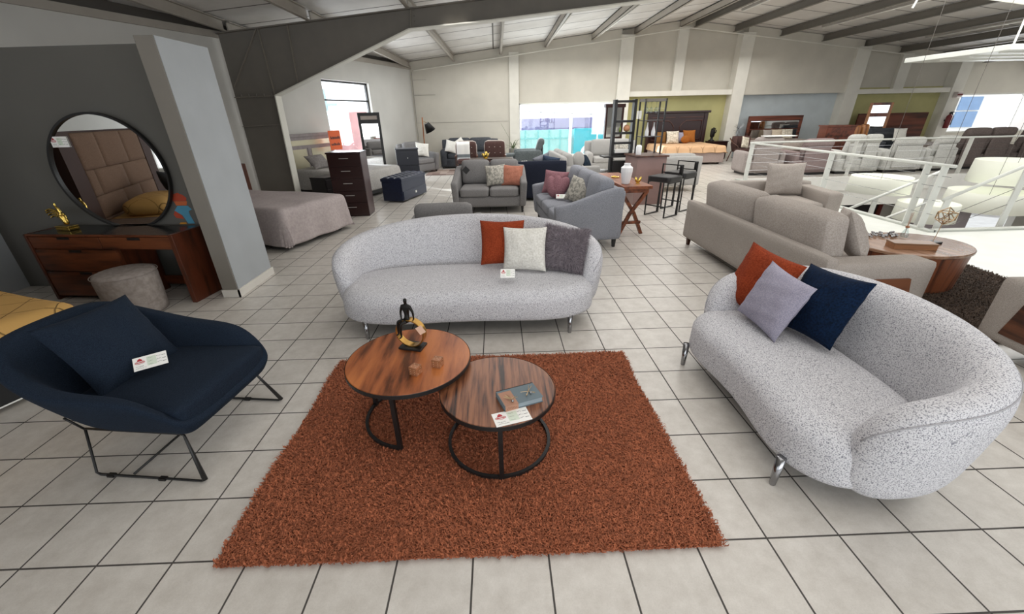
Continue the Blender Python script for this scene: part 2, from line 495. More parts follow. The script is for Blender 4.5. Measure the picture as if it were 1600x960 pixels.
for x in PUR:
    p = MB(); sl_ = .09 if x < -2 else (.035 if x < 0 else 0)
    for (ya, yb) in ((-5.2, 9.93), (10.07, 17.4)):
        xa, xb = x-sl_*(17.1-ya), x-sl_*(17.1-yb)
        if x < -2: xa = max(xa, -11)
        za, zb = zr(xa, ya), zr(xb, yb)
        s_ = 1 if x < 7 else -1
        for (o0, o1, q0, q1) in ((-.012, .012, 0, .2), (-.012, .07*s_, 0, .018), (-.012, .07*s_, .182, .2)):
            a0, a1 = min(o0, o1), max(o0, o1)
            p.add([(xa+a0, ya, za+q0), (xa+a1, ya, za+q0), (xb+a0, yb, zb+q0), (xb+a1, yb, zb+q0), (xa+a0, ya, za+q1), (xa+a1, ya, za+q1), (xb+a0, yb, zb+q1), (xb+a1, yb, zb+q1)],
                  [(0, 2, 3, 1), (4, 5, 7, 6), (0, 1, 5, 4), (2, 6, 7, 3), (0, 4, 6, 2), (1, 3, 7, 5)])
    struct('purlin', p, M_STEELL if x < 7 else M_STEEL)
# portal frame
YF = 10.0
fr = MB()
top = lambda x: zr(x, YF)-.005
web = [(-5.56, 0), (-4.72, 0), (-4.66, 2.22), (-1.69, 3.35)]+[(x, top(x)-.37) for x in (0, 3, 5, 7, 9, 12, 16, 20, 23)]+[(x, top(x)) for x in (23, 20, 16, 12, 9, 7, 5, 3, 0, -1.69, -3, -5.56)]
def xz(mb, pts, y0, y1):
    n = len(pts)
    mb.add([(p[0], y, p[1]) for y in (y0, y1) for p in pts], [tuple(range(n)), tuple(range(n, 2*n))[::-1]]+[(i, (i+1) % n, n+(i+1) % n, n+i) for i in range(n)])
xz(fr, web, YF-.008, YF+.008)
f_o = struct('beam_frame', fr, M_STEEL)
def flange(pts, t=.022, w=.26, m=M_STEEL, name='flange', nn=1):
    mb = MB()
    for a, b in zip(pts[:-1], pts[1:]):
        d = Vector((b[0]-a[0], 0, b[1]-a[1])).normalized(); n_ = Vector((d.z, 0, -d.x))*t/2
        P = [Vector((a[0], 0, a[1]))-n_, Vector((b[0], 0, b[1]))-n_, Vector((b[0], 0, b[1]))+n_, Vector((a[0], 0, a[1]))+n_]
        mb.add([(p.x, y, p.z) for y in (YF-w/2, YF+w/2) for p in P], [(0, 1, 2, 3), (7, 6, 5, 4), (0, 4, 5, 1), (1, 5, 6, 2), (2, 6, 7, 3), (3, 7, 4, 0)])
    return obj(name, mb, m, f_o)
flange([(-4.72, 0), (-4.66, 2.22), (-1.69, 3.35), (0, top(0)-.37), (7, top(7)-.37), (16, top(16)-.37)], m=M_COLUMN)
flange([(-5.56, top(-5.56)), (0, top(0)), (7, top(7)), (16, top(16))], w=.2)
for a, b in (((-4.70, 2.22), (-4.72, top(-4.72))), ((-4.16, 2.42), (-4.12, top(-4.12))), ((-5.5, 2.4), (-4.75, top(-4.75))), ((-5.56, 2.2), (-4.68, 2.22)), ((-5.56, 1.63), (-4.7, 1.66)), ((-1.66, 3.35), (-1.62, top(-1.62)))):
    flange([a, b], .014, .12, plain('stiffener_highlight', '827b71', .6), 'stiffener')  # lighter grey puts the edge highlights into the stiffeners' colour
bl = MB()
for i in range(5): bl.tube([(-5.4+i*.16, YF-.06, 2.2), (-5.4+i*.16, YF-.06, 2.26)], .014, 6)
for i in range(4): bl.tube([(-1.58, YF-.05, 3.4+i*.09), (-1.56, YF-.05, 3.4+i*.09)], .012, 6)
obj('bolts', bl, M_STEEL, f_o)

# vanity niche: dark wall and its end stub, second stub at the far left
MN = Matrix.Translation((-3.05, 4.6, 0)) @ Matrix.Rotation(-math.atan(.05), 4, 'Z')     # the niche wall stands a little askew
def NP(x, off=0): return (x, 4.6-.05*(x+3.05)-off)
dw = MB(); dw.box(-6.5, 0, 0, .15, 0, 2.43, MN); struct('wall_partition', dw, M_DARKWALL)
s1 = MB(); s1.box(-3.045, -2.885, 4.215, 4.93, 0, 2.43)
s_o = struct('wall_stub', s1, M_STUB)
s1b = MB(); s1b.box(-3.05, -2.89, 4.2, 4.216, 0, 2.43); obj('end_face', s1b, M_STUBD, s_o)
bb = MB(); bb.box(-3.055, -2.87, 4.185, 4.2, 0, .085); bb.box(-2.885, -2.87, 4.185, 4.945, 0, .085); bb.box(-.2, -.005, -.015, 0, 0, .085, MN)
struct('baseboard_left', bb, M_BASEB)
s2 = MB(); s2.box(-5.95, -5.70, 4.40, 4.9, 0, 2.43); struct('wall_stub', s2, M_STUB)

# fluorescent battens and conduit hung on the purlins
lc = 0
M_TUBE = plain('tube_white', 'e8e6df', .4)
def batten(x, y0, y1, dx=.12, label=''):
    r_ = thing('ceiling_light', label, 'light', (x+dx, y0, zr(x, 10)-.03), 0, None)
    a = MB(); a.box(-.035, .035, 0, y1-y0, .0, .05); obj('housing', a, M_STEELL, r_)
    a = MB(); a.tube([(0, .03, -.02), (0, y1-y0-.03, -.02)], .018, 8); obj('tube', a, M_TUBE, r_, smooth=True)
batten(7.32, 9.2, 14.6, .16, 'long white light batten under the roof purlin nearest the ridge')
batten(10.38, 9.5, 15.3, .16, 'long white light batten on the purlin above the pale blue wall panel')
batten(13.62, 10.5, 15.0, .16, 'long white light batten on the purlin above the olive wall with fire extinguisher')
for x, lb in ((1.86, 'white light batten on the purlin above the wide back window'), (3.53, 'white light batten on the purlin left of the tall wall column by the window')):
    batten(x, 12.2, 16.8, .1, lb)
wi = MB(); wi.tube([(8.05, 9.2, zr(8, 9)), (8.02, 9.2, 3.55), (7.98, 9.2, 3.42)], .018, 6)
tag(obj('dangling_cable', wi, M_WHITE), 'white cable end dangling from the roof right of the ridge', 'cable')
# ================================================================ foreground seating group
M_BOUCLE = fabric('speckled_boucle', 'd4d3d6', '7e7e87', scale=190, bmp=.5, big=.03, lo=.38, hi=.50)
M_SEAM2 = plain('sofa_piping', 'a5a4a8', .9)
M_CHROME = plain('dark_chrome', '9a9a9c', .18, metal=1, var=.2)
M_NAVY = fabric('navy_linen', '1f2b3a', '111a27', scale=260, big=.12)
M_RUST = fabric('rust_velvet', '9c4526', '7c2e16', scale=120, big=.2, bmp=.1)
M_CREAM = fabric('cream_ribbed', 'e6e4dd', 'cfccc3', scale=60, bmp=.8, big=.03)
M_LILAC = fabric('lilac_linen', 'a9a5b4', '8d8a9b', scale=160, big=.06)
M_NAVYV = fabric('navy_velvet', '0b2342', '061528', scale=90, big=.25, bmp=.1)
M_TAG = plain('white_card', 'f2f1ed', .6, var=.01)
M_RED = plain('red_print', 'b8323a', .6, var=.02)
M_INK = plain('black_print', '2a2a2c', .6, var=.02)
M_GREENP = plain('pale_green_print', 'd5dfcf', .6, var=.02)

def curved_sofa(label, loc, rz, A, yf, yb, a, b, tip, H, Hs, leg_u, leg_v, th=.2, conc=.06, ztop=.44, zb=.15, lean=.12, m=2.6):
    root = thing('curved_sofa', label, 'sofa', loc, rz)
    yc, B = (yf+yb)/2, (yb-yf)/2
    N = 96
    def outline(ins):
        P = []
        for i in range(N):
            t = 2*PI*i/N; c, s = math.cos(t), math.sin(t)
            x = math.copysign(abs(c)**(2/3.2), c)*(A-ins); y = math.copysign(abs(s)**(2/3.2), s)*(B-ins)
            if y < 0:
                w_ = max(0, 1-(x/(.8*A))**2); y += conc*w_*w_*min(1, -y/(B*.5))
            P.append((x, yc+y))
        return P
    rings = []
    rt, rb = .14, .06
    for k in range(7):
        ph = PI/2*k/6; ins = rb*(1-math.sin(ph)); z = zb+rb*(1-math.cos(ph)); rings.append([(x, y, z) for x, y in outline(ins)])
    for k in range(1, 9):
        ph = PI/2*k/8; ins = rt*(1-math.cos(ph)); z = ztop-.02-rt*.85+rt*.85*math.sin(ph)
        rings.append([(x, y, z) for x, y in outline(ins)])
    for q, dz in ((.24, .008), (.34, .014), (.42, .018)):
        if q < B-.02: rings.append([(x, y, ztop-.02+dz) for x, y in outline(q*min(1, B/.45))])
    mb = MB().loft(rings)
    obj('seat', mb, M_BOUCLE, root, smooth=True)
    # back that wraps round into both arms
    path = []
    K = 72
    raw = []
    for i in range(K+1):
        t = PI*i/K; c, s = math.cos(t), math.sin(t)
        raw.append((math.copysign(abs(c)**(2/m), c)*a, abs(s)**(2/m)*b))
    side = 10
    pts = [(a-.05*(1-k/side)**2, tip*(1-k/side)) for k in range(side)]+raw+[(-a+.05*(k/side)**2, tip*(k/side)) for k in range(1, side+1)]
    # resample evenly
    L = [0]
    for p, q in zip(pts[:-1], pts[1:]): L.append(L[-1]+math.dist(p, q))
    tot = L[-1]; out = []
    S = 90
    for i in range(S+1):
        # finer near the tips
        u = i/S; u = .5-.5*math.cos(PI*u)*(.35+.65*1) if False else u
        d = tot*(.5-.5*math.cos(PI*u)); d = .5*d+.5*tot*u
        k = max(0, min(len(L)-2, next((j for j in range(len(L)-1) if L[j+1] >= d), len(L)-2)))
        f = (d-L[k])/max(1e-9, L[k+1]-L[k])
        out.append((pts[k][0]+(pts[k+1][0]-pts[k][0])*f, pts[k][1]+(pts[k+1][1]-pts[k][1])*f, d/tot))
    rings = []
    seam = []
    nsec = 28
    for i, (x, y, u) in enumerate(out):
        p, q = out[max(0, i-1)], out[min(S, i+1)]
        t = Vector((q[0]-p[0], q[1]-p[1], 0)).normalized(); nrm = Vector((t.y, -t.x, 0))     # outward
        if nrm.dot(Vector((x, y-.0, 0))) < 0: nrm = -nrm
        s = abs(2*u-1)                       # 0 centre, 1 tip
        d = (1-s)*tot/2                      # distance to tip
        h = Hs+(H-Hs)*(1-s**2.3)
        er = .20
        k = math.sqrt(max(0, 1-max(0, (er-d)/er)**2)) if d < er else 1
        hk = max(.02, k)**.8
        z_b = zb-.035; zc = (z_b+h)/2-.02*(1-k); hh = (h-z_b)/2*max(.12, hk**.8)
        tw = th/2*max(.12, hk)
        ring = []
        for j in range(nsec):
            an = 2*PI*j/nsec; c, sn = math.cos(an), math.sin(an)
            nn = math.copysign(abs(c)**(2/2.6), c)*tw; zz = math.copysign(abs(sn)**(2/3.6), sn)*hh
            z = zc+zz
            off = nn*(1 if z > .45 else 1)+lean*((z-.3)/(H-.3))*(1-.5*s)
            P = Vector((x, y, 0))+nrm*off; ring.append((P.x, P.y, z))
        rings.append(ring)
        if k > .3:
            an = R(52); nn = math.cos(an)**(2/2.6)*tw; zz = math.sin(an)**(2/3.6)*hh; z = zc+zz
            P = Vector((x, y, 0))+nrm*(nn+lean*((z-.3)/(H-.3))*(1-.5*s)+.001); seam.append((P.x, P.y, z))
    obj('backrest', MB().loft(rings), M_BOUCLE, root, smooth=True)
    obj('piping', MB().tube(seam, .0035, 6), M_SEAM2, root, smooth=True)
    for u_ in (-leg_u, leg_u):
        for v_ in leg_v:
            lg = MB().lathe([(.014, 0), (.016, .004), (.024, zb+.06)], 14)
            lo = obj('leg', lg, M_CHROME, root, smooth=True); lo.location = (u_, v_, 0)
    fr_ = MB(); fr_.box(-A*.8, A*.8, yf+.2, yb-.02, zb-.025, zb+.03)
    obj('base_frame', fr_, M_BLACK, root)
    return root
curved_sofa('long curved sofa in speckled grey-white boucle behind the rust rug', (-.29, 3.56, 0), 0, 1.13, -.53, .42, 1.12, .55, -.14, .84, .60, .89, (-.41, .33))
curved_sofa('two-seat curved sofa in speckled grey-white boucle beside the rug with lilac and navy cushions', (1.80, 2.03, 0), -PI/2, .75, -.46, .34, .725, .42, -.24, .80, .58, .56, (-.42, .27), conc=.07, zb=.125, lean=.085)

# ---- cushions of the two sofas
def fur_pillow():
    o = pillow('cushion', .40, .40, .16, fabric('fur_base', '6b6469', '575056', scale=60), (.60, 3.60, .63), -14, 22, 6,
               'fluffy dark grey fur cushion on the long boucle sofa', 'cushion', 'cushions on the long boucle sofa', 3)
    me = o.data; V = []; Fc = []
    vs_ = np.array([v.co for v in me.vertices]); ns = np.array([v.normal for v in me.vertices])
    polys = [p for p in me.polygons if len(p.vertices) == 4]
    r = random.Random(5)
    mb = MB()
    for k in range(9000):
        p = polys[r.randrange(len(polys))]; a, b, c, d = [vs_[i] for i in p.vertices]
        s, t = r.random(), r.random(); P = (a*(1-s)+b*s)*(1-t)+(d*(1-s)+c*s)*t; n_ = np.array(p.normal)
        rad = np.array([P[0], 0, P[2]]); rad = rad/(np.linalg.norm(rad)+.05)
        dr = n_*.5+rad*.55+np.array([r.uniform(-.5, .5) for _ in range(3)]); dr /= np.linalg.norm(dr)
        Ln = r.uniform(.018, .038); sd = np.cross(dr, n_+np.array([.01, .02, 0])); sd = sd/(np.linalg.norm(sd)+1e-6)*.0011
        q = P+dr*Ln*.5+n_*.003; e = P+dr*Ln-np.array([0, 0, .004])
        mb.add([P-sd, P+sd, q+sd*.8, q-sd*.8, e], [(0, 1, 2, 3), (3, 2, 4)])
    obj('fur', mb, plain('fur_hair', '857c82', .7, var=.25, vs_=30), o, kind='stuff')
g1 = 'cushions on the long boucle sofa'
pillow('cushion', .42, .42, .13, M_RUST, (.03, 3.76, .66), 0, 16, 1, 'rust velvet cushion on the long boucle sofa, behind the white one', 'cushion', g1, 1)
fur_pillow()
pillow('cushion', .41, .40, .14, M_CREAM, (.23, 3.60, .64), -18, 16, -3, 'white ribbed cushion on the long boucle sofa', 'cushion', g1, 2)
g2 = 'cushions on the two-seat boucle sofa'
pillow('cushion', .45, .45, .14, M_RUST, (1.84, 2.63, .65), -74, 20, 6, 'rust red cushion on the two-seat boucle sofa, behind the lilac one', 'cushion', g2, 4)
pillow('cushion', .44, .44, .15, M_NAVYV, (1.99, 2.24, .65), -84, 24, -4, 'navy blue velvet cushion on the two-seat boucle sofa', 'cushion', g2, 5)
pillow('cushion', .40, .40, .14, M_LILAC, (1.76, 2.34, .64), -84, 20, 6, 'lilac grey linen cushion at the front of the two-seat boucle sofa', 'cushion', g2, 6)

# ---- price cards
def card(loc, rz, label, w=.15, h=.095, tilt=0, tx=0):
    r_ = thing('price_card', label, 'price card', loc, rz)
    r_.rotation_euler = (R(tilt), R(tx), rz)
    a = MB(); a.box(-w/2, w/2, -h/2, h/2, 0, .0012); obj('card', a, M_TAG, r_)
    lg = MB(); z0, z1 = .0013, .0018
    cx, cy = -w*.30, h*.14
    ring = []
    for rr in (1.0, .86):
        ring.append([(cx+math.cos(2*PI*i/20)*w*.15*rr, cy-h*.06+math.sin(2*PI*i/20)*h*.12*rr**2) for i in range(20)])
    n = 20
    lg.add([(x, y, z1) for q in ring for x, y in q], [(i, (i+1) % n, n+(i+1) % n, n+i) for i in range(n)])
    lg.prism([(cx-w*.075, cy+h*.05), (cx+w*.075, cy+h*.05), (cx+w*.06, cy+h*.16), (cx, cy+h*.25), (cx-w*.06, cy+h*.16)], z0, z1)
    lg.box(cx-w*.11, cx+w*.11, cy-h*.09, cy-h*.03, z0, z1)
    obj('logo', lg, M_RED, r_)
    gp = MB(); gp.box(-w*.1, w*.18, -h*.3, h*.38, z0-.0001, z0+.0001); obj('tinted_field', gp, M_GREENP, r_)
    ik = MB(); rr = random.Random(w*1000+loc[0]*77)
    def scrib(x0, x1, y, hh):
        P = []; x = x0
        while x < x1: P.append((x, y+rr.uniform(-hh, hh), z1)); x += w*.012
        for p, q in zip(P[:-1], P[1:]):
            d = Vector(q)-Vector(p); nn = Vector((-d.y, d.x, 0)).normalized()*w*.0032
            ik.add([Vector(p)-nn, Vector(q)-nn, Vector(q)+nn, Vector(p)+nn], [(0, 1, 2, 3)])
    for y in (.26, .02, -.22): scrib(-w*.06, w*.08, h*y, h*.025); scrib(w*.18, w*.33, h*y, h*.05); ik.box(w*.35, w*.46, h*y-h*.03, h*y-h*.005, z0, z1)
    scrib(-w*.44, -w*.2, -h*.22, h*.04); scrib(-w*.44, -w*.12, -h*.36, h*.03)
    obj('lettering', ik, M_INK, r_)
    return r_
card((.065, 3.30, .52), R(-4), 'white price card leaning on the white cushion of the long boucle sofa', .125, .085, 42)
card((.035, 1.598, .3955), R(16), 'white price card on the smaller coffee table below the grey book', .185, .10)
card((-1.975, 1.985, .555), R(36), 'white price card on the navy armchair against its cushion', .15, .095, 25)

# ---- shag rug
M_PILE = plain('rust_pile', 'a05d3f', .95, var=.38, vs_=55)
def shag(name, label, outline_box, hgt_, npile, mat, seed=1, group=None, rz=0, loc=(0, 0, 0)):
    x0, x1, y0, y1 = outline_box
    base = MB(); base.box(x0+.02, x1-.02, y0+.02, y1-.02, .0, .012)
    r_ = obj(name, base, mat)
    tag(r_, label, 'rug')
    r_.location = loc; r_.rotation_euler = (0, 0, rz)
    g = np.random.default_rng(seed); n = npile
    x = g.uniform(x0+.01, x1-.01, n); y = g.uniform(y0+.01, y1-.01, n)
    ang = g.uniform(0, 2*PI, n); ln = g.uniform(.35, 1, n)*hgt_
    wob = np.sin(x*7+np.sin(y*5)*2)+np.cos(y*8+x*3)
    dx = np.cos(ang)*ln*.75+.008*wob*(hgt_/.03); dy = np.sin(ang)*ln*.75+.006*np.cos(x*6-y*4)
    zt = ln*g.uniform(.6, 1.0, n)
    w = g.uniform(.0016, .0030, n)*(hgt_/.03)
    px, py = -np.sin(ang)*w, np.cos(ang)*w
    cd = g.uniform(-1.3, 1.3, n)
    mx_, my_ = dx*.45-dy*cd*.5, dy*.45+dx*cd*.5
    V = np.empty((n, 5, 3), np.float32)
    V[:, 0] = np.c_[x-px, y-py, np.full(n, .008)]; V[:, 1] = np.c_[x+px, y+py, np.full(n, .008)]
    V[:, 2] = np.c_[x+mx_+px*1.3, y+my_+py*1.3, zt*.75+.01]; V[:, 3] = np.c_[x+mx_-px*1.3, y+my_-py*1.3, zt*.75+.01]
    V[:, 4] = np.c_[x+dx, y+dy, zt+.004]
    me = bpy.data.meshes.new('pile')
    b5 = (np.arange(n)*5)[:, None]
    q = b5+np.array([[0, 1, 2, 3]]); t3 = b5+np.array([[3, 2, 4]])
    loops = np.concatenate([np.concatenate([q, t3], 1).ravel()])
    me.vertices.add(n*5); me.vertices.foreach_set('co', V.ravel())
    me.loops.add(len(loops)); me.loops.foreach_set('vertex_index', loops.astype(np.int32))
    st_ = np.empty(2*n, np.int32); st_[0::2] = np.arange(n)*7; st_[1::2] = np.arange(n)*7+4
    tot_ = np.empty(2*n, np.int32); tot_[0::2] = 4; tot_[1::2] = 3
    me.polygons.add(2*n); me.polygons.foreach_set('loop_start', st_); me.polygons.foreach_set('loop_total', tot_)
    me.update(); me.validate()
    me.materials.append(mat)
    o = bpy.data.objects.new('pile', me); COL.objects.link(o); o.parent = r_; o['kind'] = 'stuff'
    return r_
shag('shag_rug', 'rust orange shag rug on the tiles under the coffee tables', (-1.30, .97, 1.13, 2.78), .030, 190000, M_PILE)

# ---- nesting coffee tables
M_WALN1 = wood('amber_walnut', 'b46c3b', '95532d', '52290f', 1.0, 'Y', .35, 11, stretch=.13, rot=R(-22))
M_WALN2 = wood('ribbed_walnut', '8d5c40', '6a402b', '2a1710', 1.0, 'Y', .35, 64, stretch=.05, rot=R(3))
def coffee_table(label, loc, r, h, mat, base_r, arc0, arc1, legs, rz=0):
    t = thing('coffee_table', label, 'coffee table', loc, 0, None)
    top_ = obj('tabletop', MB().lathe([(r-.004, h-.026), (r, h-.022), (r, h-.004), (r-.004, h)], 72), mat, t)
    obj('rim', MB().lathe([(r-.03, h-.026), (r+.0025, h-.026), (r+.0025, h-.003), (r+.0005, h-.001), (r+.0005, h-.024), (r-.03, h-.024)], 72, cap=False), M_BLACK, t)
    n = 40
    full = abs(arc1-arc0) >= 359
    P = [(base_r*math.cos(R(arc0+(arc1-arc0)*i/n)), base_r*math.sin(R(arc0+(arc1-arc0)*i/n)), .033) for i in range(n if full else n+1)]
    obj('floor_ring', MB().tube(P, .0125, closed=full, sq=True), M_BLACK, t)
    for a in legs:
        lg = MB(); lg.box(-.012, .012, -.012, .012, .02, h-.03)
        o = obj('leg', lg, M_BLACK, t); o.location = (base_r*math.cos(R(a)), base_r*math.sin(R(a)), 0); o.rotation_euler = (0, 0, R(a))
    return t
coffee_table('larger round coffee table with an amber wood top and figure sculpture', (-.565, 2.095, 0), .367, .452, M_WALN1, .31, 60, 262, (262, 60, 160))
coffee_table('smaller round coffee table with striped dark wood top and a grey book', (-.035, 1.845, 0), .318, .395, M_WALN2, .292, 0, 360, (-88, 33, 150))

# ---- on the big table
M_GOLD = plain('brushed_gold', 'b08a4a', .32, metal=1, var=.15, vs_=25)
M_BRONZE = plain('black_bronze', '1c1a18', .35, metal=.6, var=.2)
def sculpture():
    s = thing('figure_sculpture', 'black seated figure on a gold ring, standing on the larger coffee table', 'sculpture', (-.563, 2.222, .452), R(-16))
    b = MB(); b.box(-.075, .075, -.05, .05, 0, .014); obj('base', b, M_BLACK, s, bevel=.002)
    n = 48; rings = []
    for i in range(n):
        a = R(-70)+2*PI*i/n
        w_ = .024
        ro, ri = .094, .086
        c, sn = math.cos(a), math.sin(a)
        zz = .106
        rings.append([(ri*c, -w_, zz+ri*sn), (ro*c, -w_, zz+ro*sn), (ro*c, w_, zz+ro*sn), (ri*c, w_, zz+ri*sn)])
    rings.append(rings[0])
    obj('ring', MB().loft(rings, True, False), M_GOLD, s, bevel=.001)
    # figure grown as one skinned body sitting on the ring
    me = bpy.data.meshes.new('figure')
    J = [((0, 0, .205), .013), ((0, 0, .235), .012), ((0, 0, .262), .017), ((0, 0, .278), .006), ((0, 0, .297), .010), ((0, 0, .308), .007),
         ((-.020, 0, .268), .008), ((-.030, -.002, .236), .0055), ((-.027, -.008, .205), .004), ((-.022, -.012, .196), .005),
         ((.020, 0, .268), .008), ((.032, 0, .236), .0055), ((.030, .004, .205), .004), ((.028, .004, .196), .005),
         ((-.010, -.006, .196), .010), ((-.042, -.018, .192), .0085), ((-.044, -.022, .155), .006), ((-.042, -.024, .130), .0045), ((-.050, -.034, .124), .004),
         ((.008, -.008, .196), .010), ((-.020, -.034, .190), .0085), ((-.022, -.038, .150), .006), ((-.020, -.040, .124), .0045), ((-.028, -.050, .118), .004)]
    Ed = [(0, 1), (1, 2), (2, 3), (3, 4), (4, 5), (2, 6), (6, 7), (7, 8), (8, 9), (2, 10), (10, 11), (11, 12), (12, 13), (0, 14), (14, 15), (15, 16), (16, 17), (17, 18), (0, 19), (19, 20), (20, 21), (21, 22), (22, 23)]
    me.from_pydata([j[0] for j in J], Ed, [])
    o = bpy.data.objects.new('figure', me); COL.objects.link(o); o.parent = s
    sk = o.modifiers.new('skin', 'SKIN')
    for k, j in enumerate(J): me.skin_vertices[0].data[k].radius = (j[1], j[1])
    me.skin_vertices[0].data[0].use_root = True
    o.modifiers.new('sub', 'SUBSURF').render_levels = 2
    me.materials.append(M_BRONZE)
    o.location = (-.012, 0, -.066); o.scale = (1.3, 1.3, 1.3)
    tg = MB(); tg.box(-.022, .022, -.0006, .0006, -.026, .026)
    t_ = obj('paper_tag', tg, plain('tag_paper', 'dfb9a0', .7), s); t_.location = (.083, -.03, .145); t_.rotation_euler = (0, R(-32), R(8))
sculpture()
M_DIE = wood('die_wood', 'b07a5a', '94603f', '7a4c30', 1, 'X', .5, 40)
def die(label, x, y, z, rz, first=None):
    r_ = thing('wooden_die', label, 'wooden dice', (x, y, z), rz, 'wooden dice on the larger coffee table')
    s = .0265
    obj('block', MB().box(-s, s, -s, s, 0, 2*s), M_DIE, r_, bevel=.003)
    pp = MB()
    sp = {5: [(-1, -1), (1, -1), (0, 0), (-1, 1), (1, 1)], 6: [(-1, -1), (1, -1), (-1, 0), (1, 0), (-1, 1), (1, 1)], 2: [(-1, -1), (1, 1)], 3: [(-1, -1), (0, 0), (1, 1)]}
    for (u, v) in sp[5]: pp.ball((u*.013, v*.013, 2*s), .0026, 6, (1, 1, .3))
    for (u, v) in sp[6]: pp.ball((u*.013, -s, s+v*.014), .0024, 6, (1, .3, 1)); 
    for (u, v) in sp[3]: pp.ball((s, u*.013, s+v*.014), .0024, 6, (.3, 1, 1)); pp.ball((-s, u*.013, s-v*.014), .0024, 6, (.3, 1, 1))
    obj('pips', pp, plain('pip_wood', 'cfae92', .6), r_)
die('wooden die with five dots on top, farther from the smaller coffee table', -.493, 1.925, .452, R(-28))
die('wooden die closer to the smaller coffee table and its striped top', -.378, 1.995, .452, R(-18))
# ---- on the small table
def slate_book():
    w, d, h = .215, .135, .034
    b = thing('hardback_book', 'grey hardback book with a tan band on the smaller coffee table', 'book', (.08, 1.735, .3955), R(20))
    m_ = plain('slate_cover', '65737a', .7, var=.06); tan = plain('tan_band', 'a97d66', .7, var=.08)
    a = MB(); a.box(-w/2, w/2, -d/2, d/2, 0, .003); a.box(-w/2, w/2, -d/2, d/2, h-.003, h); a.box(-w/2, w/2, d/2-.004, d/2, 0, h)
    obj('cover', a, m_, b)
    a = MB(); a.box(-w/2+.004, w/2-.004, -d/2+.005, d/2-.004, .003, h-.003); obj('pages', a, plain('page_edge', '8f9ba1', .8), b)
    a = MB(); a.box(-w/2+.004, -w/2+.075, -d/2-.0008, d/2-.02, h, h+.0008); a.box(-w/2+.004, -w/2+.075, -d/2-.0012, -d/2, 0, h+.0008); obj('paper_band', a, tan, b)
    a = MB()
    for i in range(7): a.box(-w/2+.014+i*.008, -w/2+.018+i*.008, -d/2-.0016, -d/2-.001, .010, .017)
    for i in range(5): a.box(-w/2+.018+i*.008, -w/2+.023+i*.008, -d/2-.0016, -d/2-.001, .020, .023)
    obj('lettering', a, plain('tan_print', '8a5f49', .7), b)
slate_book()
M_BRASS = plain('pale_brass', 'b39a78', .3, metal=1, var=.1)
for k, (x, y, lb) in enumerate(((.035, 1.685, 'spiky metal jack ornament over the tan band of the grey book'), (.128, 1.745, 'spiky metal jack ornament on the bare slate part of the grey book'))):
    j = thing('metal_jack', lb, 'ornament', (x, y, .430), R(20*k), 'metal jacks on the grey book')
    a = MB(); r = random.Random(k+3)
    for i in range(9):
        v = Vector((r.uniform(-1, 1), r.uniform(-1, 1), r.uniform(-.12, .75))).normalized()*.042
        a.tube([(0, 0, .008), (v.x, v.y, max(.0015, v.z*.8+.004))], [.0016, .0011], 6)
    obj('spikes', a, M_BRASS, j)
    obj('bead', MB().ball((.008, -.016, .008), .0075, 10), M_CHROME, j, smooth=True)

